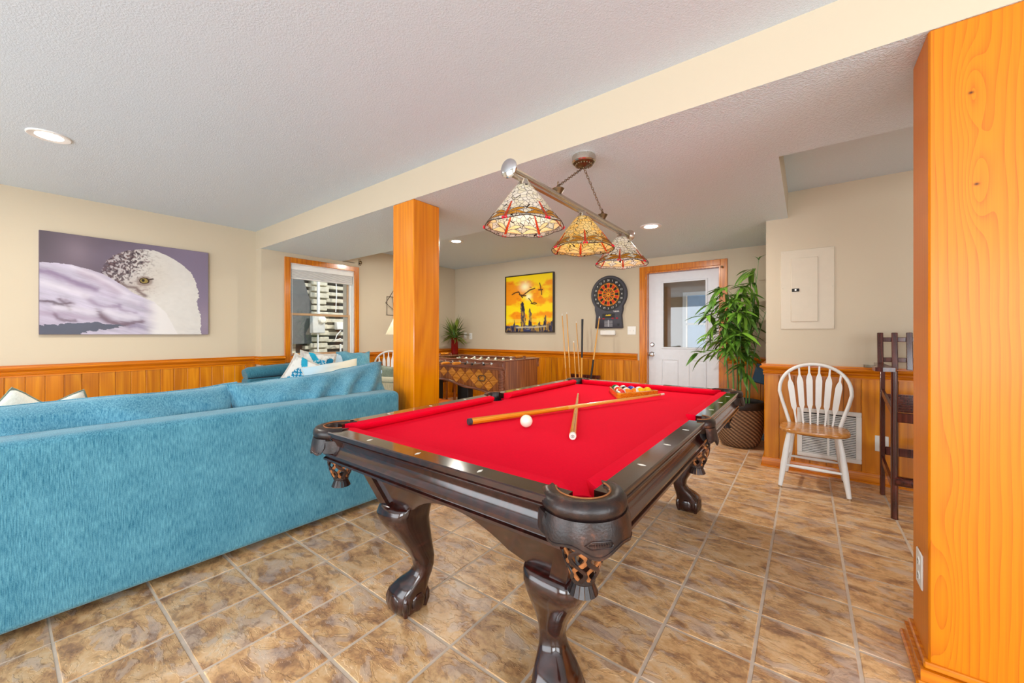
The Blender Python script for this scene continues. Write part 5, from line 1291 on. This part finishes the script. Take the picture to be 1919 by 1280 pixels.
def bird(u, v):
    u = u*4.37/(3.41+.96*u)
    n1 = fbm(u, v, 3, 1); n2 = fbm(u*1.3, v, 24, 3)
    def lay(c, k, rgb): return c*(1-k)[:, None]+L3(*rgb)*k[:, None]
    def dist(P, e=None): return segd(u, v*.757, [(a, b*.757) for a, b in P])
    g0 = ss(0, 1, u*.9+n1*.5-.2); c = L3(104, 92, 104)*(1-g0)[:, None]+L3(140, 128, 152)*g0[:, None]
    c = lay(c, .55*np.exp(-((u-.22)/.10)**2-((v-.16)/.16)**2), (152, 136, 150)); c = lay(c, .5*np.exp(-((u-.98)/.05)**2-((v-.85)/.2)**2), (176, 160, 176))
    c = lay(c, .45*ss(.12, 0, u)*ss(.4, .1, v), (84, 76, 84))
    wob = .012*(n2-.5)+.012*(vnoise(u*.6+v*.5, v*2-u*.6, 44, 90)-.5)
    HP = [(.362, .385), (.372, .31), (.395, .235), (.43, .18), (.47, .14), (.52, .10), (.57, .075), (.62, .06), (.68, .058), (.745, .085), (.80, .13), (.85, .185), (.895, .26), (.925, .36), (.942, .48), (.943, .56), (.930, .60), (.944, .68), (.955, .80), (.958, 1.1), (.55, 1.1), (.50, .50)]
    head = inpoly(u+wob, v+wob, HP)
    hc = np.tile(L3(236, 234, 228), (len(u), 1))*(1-.10*fbm(u*1.2, v, 34, 8))[:, None]
    lft = ss(.72, .36, u)*ss(.75, .25, v); hc = lay(hc, .62*lft, (146, 128, 146))
    hc = lay(hc, .30*np.exp(-((u-.70)/.10)**2-((v-.33)/.22)**2), (214, 200, 178))
    hc = lay(hc, .40*np.exp(-((u-.60)/.09)**2-((v-.47)/.09)**2), (178, 154, 140))
    hc = lay(hc, .22*ss(.80, .96, u)*ss(.2, .9, v)*0, (200, 196, 205))
    # speckles: small elongated flecks, dense at crown and nape
    au, av = u*2.3+v*.5, v*1.35-u*.35
    s1 = vnoise(au, av*1.25, 46, 12); s2 = vnoise(au+3, av*1.2+7, 27, 19); s3 = vnoise(u*1.3, v*2.2, 60, 23)
    dn = np.clip(1.1*ss(.72, .38, u)*ss(.60, .30, v)+.75*np.exp(-((u-.52)/.10)**2-((v-.16)/.10)**2), 0, 1); dm_ = np.clip(.9*ss(.82, .5, u)*ss(.56, .2, v)+.8*np.exp(-((u-.62)/.08)**2-((v-.53)/.06)**2), 0, 1)
    hc = lay(hc, .85*ss(.80-.30*dn, .88-.30*dn, s1)*np.clip(dn*1.8, 0, 1), (74, 52, 62)); hc = lay(hc, .78*ss(.78-.22*dn, .86-.22*dn, s2)*np.clip(dn*1.6, 0, 1), (62, 44, 56)); hc = lay(hc, .55*ss(.62, .74, s3)*dm_, (132, 98, 94))
    hc = lay(hc, .5*ss(.43, .37, u)*ss(.44, .3, v)*.8, (92, 80, 104))
    c = np.where(head[:, None], hc, c)
    # back and wing
    BP_ = [(-.1, .318), (.06, .302), (.14, .295), (.22, .315), (.30, .335), (.37, .365), (.43, .41), (.50, .48), (.56, .55), (.62, .595), (.68, .635), (.75, .75), (.85, 1.1), (-.1, 1.1)]
    body = inpoly(u+wob*.5, v+wob, BP_)
    fl = fbm(u*.55+v*.75, v*2.6-u*1.1, 9, 4); fl2 = fbm(u*.6+v*.6, v*5-u*2.2, 20, 6)
    bc = L3(212, 206, 226)*(.70+.42*fl)[:, None]*(.90+.20*fl2)[:, None]
    bc = lay(bc, .30*ss(.45, 0, u)*ss(.55, .95, v), (168, 148, 172))
    for P, wd, st, rgb in (([(.0, .385), (.08, .40), (.16, .445), (.24, .49), (.33, .53)], .022, .75, (134, 112, 146)), ([(.05, .42), (.15, .48), (.26, .52)], .03, .35, (150, 128, 160)), ([(.26, .37), (.36, .43), (.46, .53)], .035, .40, (170, 140, 160)),
        ([(.0, .675), (.06, .685), (.12, .70), (.185, .695)], .012, .9, (96, 78, 92)), ([(.12, .655), (.16, .70), (.18, .75)], .013, .75, (110, 90, 104)), ([(.16, .665), (.20, .69)], .014, .5, (128, 108, 122)),
        ([(.27, .60), (.30, .65), (.34, .69), (.40, .71), (.46, .70)], .018, .55, (140, 116, 146)), ([(.09, .80), (.11, .845), (.15, .865), (.21, .86)], .012, .75, (108, 88, 104)), ([(.0, .795), (.12, .80), (.24, .83), (.34, .845)], .026, .40, (160, 136, 160)),
        ([(.355, .765), (.37, .815), (.41, .865), (.47, .89), (.54, .88), (.60, .855)], .019, .85, (112, 90, 106)), ([(.38, .80), (.43, .86), (.5, .885)], .022, .5, (128, 106, 120)), ([(.475, .68), (.48, .73), (.51, .75), (.57, .76)], .011, .5, (146, 126, 156)),
        ([(.54, .645), (.60, .68), (.66, .735)], .012, .35, (166, 148, 176)), ([(.20, .56), (.32, .57), (.44, .60)], .022, .28, (166, 146, 176)), ([(.54, .92), (.58, .905), (.63, .93), (.66, .97)], .02, .6, (130, 118, 150))):
        bc = lay(bc, np.clip(st*np.exp(-((segd(u+wob, v+wob*1.6, P))/(wd*1.25))**2), 0, 1), rgb)
    for P, wd, st in (([(.02, .50), (.14, .545), (.28, .60)], .035, .6), ([(.20, .33), (.32, .385), (.42, .46), (.52, .56)], .020, .55), ([(.10, .735), (.22, .75), (.32, .775)], .028, .5), ([(.40, .755), (.47, .80), (.56, .815)], .032, .6), ([(.50, .60), (.58, .645)], .03, .4)):
        bc = lay(bc, st*np.exp(-(segd(u+wob, v+wob, P)/wd)**2), (238, 234, 244))
    bc = lay(bc, ss(.60, .72, u+.06*(fl-.5))*ss(.40, .62, v), (240, 238, 236))
    c = np.where(body[:, None], bc, c)
    c = lay(c, .55*np.exp(-(segd(u, v, [(.37, .38), (.46, .46), (.56, .565)])/.012)**2)*body*0, (150, 136, 160))
    c = lay(c, np.clip(.75*np.exp(-(segd(u+wob, v, [(.465, .435), (.52, .485), (.575, .49), (.60, .545), (.625, .575)])/.017)**2)*head*(~body), 0, 1), (104, 76, 76))
    drk = inpoly(u+wob, v+wob*1.5, [(-.1, .915), (.1, .905), (.25, .885), (.34, .872), (.42, .895), (.51, .90), (.44, .935), (.36, .955), (.27, .975), (.17, 1.1), (-.1, 1.1)]); c = np.where(drk[:, None], L3(100, 104, 120)*(.75+.5*n1)[:, None], c)
    fluff = ss(.70, .95, u)*ss(.9, 1.0, v); c = lay(c, .3*fluff*ss(.5, .7, fl2), (170, 164, 186))
    def ell(cx, cy, a, b, an):
        x, y = u-cx, (v-cy)*.757; X_ = x*math.cos(an)+y*math.sin(an); Y_ = -x*math.sin(an)+y*math.cos(an); return (X_/a)**2+(Y_/(b*.757))**2
    c = lay(c, .6*ss(2.2, .8, ell(.622, .41, .04, .045, -.15)), (120, 90, 78))
    c = np.where((ell(.622, .405, .032, .034, -.2) < 1)[:, None], L3(58, 40, 32), c); c = np.where((ell(.621, .405, .0235, .026, -.2) < 1)[:, None], L3(158, 138, 74), c)
    c = np.where((ell(.615, .402, .0095, .016, 0) < 1)[:, None], L3(30, 24, 20), c); c = lay(c, ss(.010, .004, segd(u, v, [(.645, .392), (.672, .378)])), (66, 46, 40))
    return c*np.array([.80, .79, .80])
cv = thing('bird_canvas', 'wide canvas photo print of a white seabird on the left wall', 'picture', (XL, .823, 1.647), PI/2)
MB().box(-.603, .603, -.034, -.001, -.457, .457, .002).build('stretcher', plain('mauve_canvas_edge', col(112, 98, 112), .7), cv, smooth=False)
picture(1.2, .91, 330, 250, bird, 'print', cv, T(0, -.0345, 0) @ Matrix.Diagonal((1, 1, 1, 1)))
def sunset(u, v):
    n1 = fbm(u*1.0, v*1.6, 4, 31); n2 = fbm(u, v*2, 12, 35); n3 = fbm(u, v, 40, 38)
    yel, orr, dor = L3(250, 218, 10), L3(242, 150, 6), L3(226, 112, 4)
    cl = ss(.40, .62, n1+.25*np.exp(-((v-.28)/.16)**2)+.12*np.exp(-((v-.70)/.05)**2)-.25*ss(.15, 0, v)-.22*np.exp(-((v-.58)/.07)**2))
    c = yel*(1-cl)[:, None]+orr*cl[:, None]; dk = ss(.52, .75, n2)*cl; c = c*(1-.6*dk)[:, None]+dor*(.6*dk)[:, None]
    for (cx, cy, s) in ((.42, .20, .10), (.50, .38, .06)):
        k = np.exp(-((u-cx)/s)**2-((v-cy)/(s*.8))**2); c = c*(1-k)[:, None]+L3(255, 250, 200)*k[:, None]
    band = ss(.76, .78, v)*ss(.84, .82, v); c = c*(1-.6*band)[:, None]+L3(238, 214, 70)*(.6*band)[:, None]
    navy = L3(44, 52, 92); sea = ss(.875, .90, v+.05*(n2-.5)); sc = navy*(.7+.9*n2)[:, None]; foam = ss(.58, .66, fbm(u*.6, v*5, 7, 41)); sc = sc*(1-.6*foam)[:, None]+L3(210, 200, 170)*(.6*foam)[:, None]
    c = c*(1-sea)[:, None]+sc*sea[:, None]
    rag = fbm(u, v*.6, 26, 57)-.47; rag2 = vnoise(u*2, v, 38, 61)-.5
    def post_(P, dk_=(60, 58, 84)):
        k = inpoly(u+.05*rag, v+.05*rag2, P); st = fbm(u*9, v*1.3, 9, 44); q = L3(*dk_)*(.45+1.1*n2)[:, None]
        q = np.where((st > .52)[:, None], L3(176, 138, 60)*(.6+.6*n3)[:, None], q); q = np.where((st < .38)[:, None], L3(30, 30, 52), q); return k, q
    for P in ([(.325, .52), (.345, .475), (.40, .49), (.415, .60), (.42, .72), (.45, .95), (.325, .95), (.34, .72)], [(.505, .64), (.525, .575), (.55, .62), (.565, .74), (.585, .94), (.50, .94), (.51, .78)],
              [(.825, .76), (.845, .715), (.865, .76), (.885, .92), (.815, .92)], [(.175, .84), (.19, .79), (.205, .84), (.235, .96), (.155, .96)], [(.70, .84), (.72, .79), (.735, .84), (.76, .94), (.68, .94)],
              [(.55, .93), (.66, .895), (.78, .885), (.90, .85), (1.01, .80), (1.01, 1.0), (.55, 1.0)], [(-.01, .95), (.12, .92), (.26, .94), (.40, .92), (.40, 1.0), (-.01, 1.0)]):
        k, q = post_(P); c = np.where(k[:, None], q, c)
    fo = np.exp(-(segd(u+.03*rag, v, [(.25, .925), (.45, .915), (.62, .92), (.86, .905)])/.012)**2); c = c*(1-.7*fo)[:, None]+L3(214, 206, 180)*(.7*fo)[:, None]
    def gull(lines, wd):
        nonlocal c
        for L in lines:
            k = ss(wd, wd*.55, segd(u, v, L)); c = c*(1-k)[:, None]+L3(84, 50, 16)*k[:, None]
    gull([[(.14, .325), (.22, .29), (.29, .285), (.32, .34), (.38, .35), (.45, .31), (.53, .265), (.63, .245)], [(.30, .33), (.36, .36), (.44, .36)], [(.34, .36), (.37, .39)]], .014)
    gull([[(.73, .16), (.75, .22), (.755, .27), (.77, .30), (.77, .36)], [(.71, .275), (.79, .275)]], .013); gull([[(.50, .41), (.54, .45), (.57, .50), (.62, .49), (.67, .51)], [(.55, .505), (.64, .52)]], .011); gull([[(.52, .215), (.56, .225)]], .006)
    return c
PW, PH = .945, .94
pa = thing('sunset_painting', 'yellow and orange painting of gulls over pilings on back wall', 'picture', (-3.659, YB, 1.705), R(.0))
m = MB(); fw = .014
for a in ((-PW/2-.012, -PW/2+.004, -PH/2-.012, PH/2+.012), (PW/2-.004, PW/2+.012, -PH/2-.012, PH/2+.012)): m.box(a[0], a[1], -.045, -.001, a[2], a[3], .002)
for a in ((-PH/2-.012, -PH/2+.004), (PH/2-.004, PH/2+.012)): m.box(-PW/2+.004, PW/2-.004, -.0449, -.0011, a[0], a[1], .002)
m.build('frame', plain('dark_frame', col(46, 34, 24), .4), pa, smooth=False)
MB().box(-PW/2, PW/2, -.03, -.002, -PH/2, PH/2).build('board', M['black'], pa, smooth=False)
picture(PW, PH, 200, 200, sunset, 'print', pa, T(0, -.0305, 0))

# ================================================================== dartboard
DBX, DBZ = -2.262, 1.765
db = thing('dartboard', 'dark grey electronic dartboard cabinet between painting and door', 'dartboard', (DBX, YB, DBZ))
out = []
for k in range(41):
    a = R(-38+256*k/40); out.append((.272*math.cos(a), .272*math.sin(a)))
body = out+[(-.215, -.22), (-.195, -.30), (-.203, -.40), (-.21, -.478), (-.195, -.486), (.195, -.486), (.21, -.478), (.203, -.40), (.195, -.30), (.215, -.22)]
cab_ = plain('slate_grey_plastic', col(62, 62, 72), .45)
m = MB(); n = len(body); m.loft([[(x, -.001, z) for x, z in body], [(x, -.028, z) for x, z in body], [(x*.96, -.038, z*.97-.003) for x, z in body]]); m.build('cabinet', cab_, db, ang=40)
mm = MB(); mm.M = T(0, -.036, 0) @ RX(PI/2); mm.lathe([(.236, 0), (.236, .004), (.170, .006), (.166, .003)], 48, cap=False); mm.lathe([(.168, .003), (.001, .003)], 48); mm.build('number_ring', M['black'], db)
def dart(x, y):
    r = np.hypot(x, y); a = (np.degrees(np.arctan2(x, y))+9) % 360; i = (a//18).astype(int); even = i % 2 == 0
    red, blk, yl_ = L3(206, 44, 16), L3(22, 20, 22), L3(240, 168, 40)
    c = np.where(even[:, None], red, blk); inner = (r < .085); c = np.where((inner & even)[:, None], blk, c); c = np.where((inner & ~even)[:, None], red*.8, c)
    for r0, r1 in ((.0, .012),): c = np.where((r < r1)[:, None], L3(150, 20, 16), c)
    web = (np.abs((a % 18)-9) > 9-np.degrees(.0024/np.maximum(r, .01))) & (r > .02)
    for rr in (.021, .085, .098, .152, .166): web |= np.abs(r-rr) < .0034
    web |= (r > .012) & (r < .020); return np.where(web[:, None], yl_, c)
nr, na = 34, 240; rr_, aa_ = np.meshgrid(np.linspace(.0005, .167, nr), np.linspace(0, 2*PI, na, endpoint=False), indexing='ij'); xx_, yy_ = (rr_*np.cos(aa_)).ravel(), (rr_*np.sin(aa_)).ravel()
idx_ = np.arange(nr*na).reshape(nr, na); F = []
for i in range(nr-1):
    for j in range(na): F.append((idx_[i, j], idx_[i+1, j], idx_[i+1, (j+1) % na], idx_[i, (j+1) % na]))
me = bpy.data.meshes.new('target_face'); me.from_pydata([(x, -.0405, z) for x, z in zip(xx_, yy_)], [], F); me.materials.append(M['canvasp']); cc = dart(xx_, yy_); ca = me.color_attributes.new('Col', 'FLOAT_COLOR', 'POINT'); ca.data.foreach_set('color', np.c_[cc, np.ones(len(cc))].astype(np.float32).ravel()); link('target_face', me, db)
nrg = None
for k, num in enumerate((20, 1, 18, 4, 13, 6, 10, 15, 2, 17, 3, 19, 7, 16, 8, 11, 14, 9, 12, 5)):
    a = R(90-18*k); m = MB(); text_into(m, str(num), .038, T(.202*math.cos(a), -.0428, .202*math.sin(a)) @ RX(PI/2)); m.build('number', M['plastic'], db, smooth=False, fix=False)
MB().box(-.095, .095, -.041, -.036, -.335, -.275, .002).build('display', M['black'], db)
m = MB(); m.M = T(0, -.0418, -.297); m.prism([(-.046, -.010), (-.03, .010), (-.012, .004), (.01, .012), (.03, .006), (.046, .010), (.034, -.010)], -.0004, .0004, 'y'); m.build('brand_mark', plain('yellow_print', col(222, 190, 20), .5), db, smooth=False)
m = MB()
for k in range(6): m.box(.072+k*.015, .083+k*.015, -.0395, -.0375, -.243+.002*(k % 2), -.236); 
for k in range(5): m.box(.085+k*.016, .097+k*.016, -.0395, -.0375, -.256, -.249)
m.build('model_print', M['plastic'], db, smooth=False)
m = MB()
for k in range(8):
    for s in (-1, 1): m.box(s*.008, s*.062, -.0392, -.0365, -.462+k*.0115, -.458+k*.0115)
m.box(-.007, .007, -.0392, -.0365, -.464, -.366); m.build('score_grille', plain('pale_grey_print', col(176, 178, 186), .5), db, smooth=False)
for (x, z) in ((-.135, -.345), (-.073, -.345), (.066, -.343), (.128, -.343)): MB().box(x-.017, x+.017, -.0425, -.036, z-.011, z+.011, .003).build('button', plain('red_button', col(160, 24, 44), .4), db)
for s in (-1, 1): MB().prism([(s*.15-.018, -.42), (s*.15+.018, -.42), (s*.15+.012, -.455), (s*.15-.012, -.455)], -.040, -.036, 'y').build('speaker_slot', M['black'], db, smooth=False)
t = thing('dart_holder', 'small white dart holder box on the wall under the dartboard', 'holder', (-2.275, YB, 1.217))
MB().box(-.112, .112, -.045, -.001, -.034, .034, .006).build('holder_body', M['plastic'], t); MB().tube([(-.05, -.02, .034), (-.052, -.01, .042), (-.056, -.004, .050)], .0018, 6).build('cord', M['plastic'], t)

# ================================================================== small wall pieces near the window
t = thing('curtain_bracket', 'small dark metal bracket on wall right of the window top', 'bracket', (XW, 3.20, 2.245))
MB().box(0, .006, -.02, .02, -.045, .045, .002).build('plate', M['nickeld'], t); MB().tube([(.004, 0, .01), (.04, 0, .01), (.05, 0, -.01), (.04, 0, -.03)], .007, 8).build('hook', M['nickeld'], t); MB().cyl((.004, -.01, -.02), (.03, -.01, -.02), .01, None, 10).build('stud', M['black'], t)
t = thing('wall_sculpture', 'bent metal wall sculpture of overlapping squares beside the post', 'sculpture', (XW, 3.80, 1.66))
M['iron'] = plain('brown_iron', col(64, 50, 40), .5)
for k, (cy, cz, hw, ang, xo) in enumerate(((0, -.02, .15, 45, .012), (.0, .05, .13, 10, .024), (.10, -.02, .15, 50, .034))):
    P = [(xo, cy+hw*1.35*math.cos(R(ang+90*q)), cz+hw*1.35*math.sin(R(ang+90*q))) for q in range(4)]; MB().tube(P, .005, 6, closed=True).build('bent_square', M['iron'], t, smooth=False)
MB().prism([(-.02, -.12), (.10, -.10), (.10, .06), (.0, .06)], .006, .010, 'x').build('metal_plate', plain('worn_metal', col(120, 104, 92), .4, .6), t, smooth=False)
MB().cyl((0, 0, 0), (.034, 0, 0), .004, None, 6).build('stud', M['iron'], t); MB().cyl((0, .1, -.02+.2), (.034, .1, -.02+.2), .004, None, 6)
# ---- table lamp on a side table
sd = thing('side_table', 'small round side table carrying the white-shaded lamp', 'table', (-4.19, 3.22, 0))
MB().lathe([(.22, .56), (.225, .57), (.225, .585), (.22, .59)], 28).build('table_top', M['foos'], sd); MB().lathe([(.14, 0), (.14, .015), (.03, .05), (.022, .3), (.03, .56)], 20).build('pedestal', M['foos'], sd)
tl = thing('table_lamp', 'lamp with white cone shade and gold leaf stem behind post', 'lamp', (-4.19, 3.22, .59))
MB().lathe([(.07, 0), (.075, .01), (.04, .03), (.02, .08), (.018, .30), (.022, .52), (.012, .56)], 20).build('lamp_base', M['ivory'], tl)
sm = N('lit_white_shade'); tr = sm.n('ShaderNodeBsdfTranslucent'); mx = sm.n('ShaderNodeMixShader'); mx.inputs[0].default_value = .6; tr.inputs[0].default_value = col(250, 246, 232); sm.set(sm.ramp(sm.noise(sm.coord(), 200), [(.3, col(240, 236, 222)), (.7, col(248, 245, 234))]), .8); sm.l(sm.b.outputs[0], mx.inputs[1]); sm.l(tr.outputs[0], mx.inputs[2]); sm.l(mx.outputs[0], sm.out.inputs['Surface'])
rows = [[(r_*math.cos(2*PI*j/36), r_*math.sin(2*PI*j/36), z) for j in range(36)] for r_, z in ((.245, .60), (.075, .95), (.072, .95), (.242, .60), (.245, .60))]
MB().strip(rows, True).build('lamp_shade', sm.mat, tl, ang=60)
MB().ball((0, 0, .70), .035, 12, 8).build('bulb', emit('lamp_bulb', (1, .85, .6, 1), 6), tl); MB().cyl((0, 0, .56), (0, 0, .67), .012, None, 10).build('socket', M['nickeld'], tl)
l = bpy.data.lights.new('lamp_light', 'POINT'); l.energy = 4; l.color = (1, .86, .64); l.shadow_soft_size = .04; o = bpy.data.objects.new('lamp_light', l); C.objects.link(o); o.parent = tl; o.location = (0, 0, .76)
gl_ = [plain('gold_leaf', col(222, 186, 60), .35, .3), plain('teal_leaf', col(70, 130, 140), .4)]
bm_ = [blade_mesh(.14, .022, .6, 'leaf', gl_[0]), blade_mesh(.13, .014, .5, 'leaf', gl_[1])]
for k in range(12):
    o = link('leaf', bm_[k % 2 if k % 3 else 0], tl); o.matrix_local = T(0, 0, .36+.02*(k % 4)) @ RZ(k*2.2) @ RY(R(-50 if k % 2 == 0 else -8)) @ T(.01, 0, 0)

# ================================================================== outdoors beyond the window: neighbouring house
nb = thing('neighbour_house', 'sunlit neighbouring house wall of horizontal boards outside the window', 'building', (-8.3, 4.2, 0))
M['siding'] = plain('pale_weathered_board', col(206, 200, 180), .8, var=.18, nscale=9); M['sidingd'] = plain('grey_siding_and_shade', col(96, 98, 98), .85, var=.12, nscale=12)  # the grey doubles as painted shade on the slanted panel
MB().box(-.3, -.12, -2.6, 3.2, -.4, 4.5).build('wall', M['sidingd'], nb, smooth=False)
random.seed(9)
for k in range(20):
    z = .30+k*.145; MB().box(-.12, .02+random.uniform(-.015, .015), -.35+random.uniform(-.03, .03), 1.6, z, z+.075+random.uniform(-.008, .008), .006).build('board', M['siding'], nb, smooth=False)
for k in range(22):
    z = .25+k*.132; MB().box(-.1, .10+random.uniform(-.02, .02), -.24+random.uniform(-.03, .02), .10+random.uniform(-.04, .03), z, z+.10, .012).build('corner_block', M['siding'], nb, smooth=False)
for k in range(8):
    z = .2+k*.12; MB().box(-.12, -.06, -2.5, -.5, z, z+.112, .004).build('clapboard', M['siding'], nb, smooth=False)
MB().prism([(-1.6, 1.0), (-.22, 1.0), (-.22, 1.75), (-.58, 2.9), (-1.6, 2.9)], -.05, .06, 'x').build('painted_shade_panel', M['sidingd'], nb, smooth=False)  # dark panel cut to the shadow's slanted edge; shade is in its colour
mt = thing('utility_meter', 'grey electric meter box on the neighbouring house wall', 'meter', (-8.09, 4.02, 1.42))
MB().box(-.08, .05, -.13, .13, -.2, .2, .01).build('meter_box', plain('grey_enamel', col(196, 198, 196), .5), mt)
mm = MB(); mm.M = T(.05, .06, .08) @ RY(PI/2); mm.lathe([(.075, 0), (.078, .02), (.06, .05), (.02, .06)], 24); mm.build('meter_dial', M['ivory'], mt)
MB().tube([(0, .0, -.2), (0, .0, -.9)], .018, 8).build('conduit', M['white'], mt); MB().tube([(.02, .0, .2), (.02, .0, 1.4)], .03, 8).build('riser_pipe', M['plastic'], mt)
ub = thing('utility_box', 'small white cable box with looped wires outside the window', 'utility box', (-8.16, 4.55, 1.38))
MB().box(-.06, .05, -.11, .11, -.08, .08, .01).build('box_body', M['plastic'], ub)
MB().tube([(.02, 0, -.1), (.03, -.1, -.2), (.03, -.14, -.32), (.03, -.02, -.28), (.03, .08, -.36), (.03, .12, -.2), (.03, .02, -.16)], .012, 6).build('wire_loop', M['plastic'], ub); MB().tube([(0, 0, -.4), (0, 0, -1.2)], .018, 8).build('conduit', M['plastic'], ub); MB().tube([(.02, -.12, .3), (.02, -.1, .7), (.02, -.13, 1.3)], .01, 6).build('cable', M['plastic'], ub)
struct(MB().box(-6, 5, 13, 13.2, -.3, 2.6).build('view_dimming_backdrop', plain('blue_grey_backdrop', col(96, 116, 140), .8, var=.25, nscale=2)))  # backdrop added to dim the bright view through the door glass
struct(MB().box(-14, -5.6, -6, 12, -.3, -.2).build('floor_outdoor', plain('dry_ground', col(130, 122, 100), .95, var=.2)))
# ---- glazed porch beyond the entry door
po = struct(thing('wall_porch', None, None))
M['tan'] = plain('tan_porch_paint', col(168, 140, 108), .8)
m = MB(); m.box(-3.4, -1.75, 7.6, 7.7, -.1, 2.7); m.box(-.85, .6, 7.6, 7.7, -.1, 2.7); m.box(-1.75, -.85, 7.6, 7.7, 1.92, 2.7); m.box(-1.75, -.85, 7.6, 7.7, -.1, .82); m.box(-3.5, -3.4, 5.5, 7.7, -.1, 2.7); m.build('porch_wall', M['tan'], po, smooth=False)
m = MB(); m.box(-1.80, -1.74, 7.57, 7.6, .78, 1.96); m.box(-.86, -.80, 7.57, 7.6, .78, 1.96); m.box(-1.74, -.86, 7.57, 7.6, 1.90, 1.96); m.box(-1.74, -.86, 7.57, 7.6, .78, .84); m.box(-1.74, -.86, 7.575, 7.6, 1.36, 1.40); m.build('porch_window_frame', M['white'], po, smooth=False)
MB().box(-2.28, -2.16, 6.3, 6.42, -.1, 2.6).build('porch_post', M['white'], po, smooth=False); MB().box(-1.02, -.96, 6.3, 6.36, -.1, 2.6).build('porch_post', M['white'], po, smooth=False)
MB().box(-2.9, -2.32, 6.2, 6.24, -.1, 2.1).build('screen_door', M['door'], po, smooth=False)
MB().box(-3.5, .6, 5.5, 8.5, -.25, -.1).build('porch_floor', M['sidingd'], po, smooth=False)
MB().box(-3.5, .6, 5.48, 7.75, 2.62, 2.7).build('porch_roof', M['tan'], po, smooth=False)
gr = struct(MB().box(-12, 8, 7.75, 26, -.35, -.26).build('floor_yard', plain('grass_ground', col(96, 120, 66), .95, var=.3, nscale=3)))
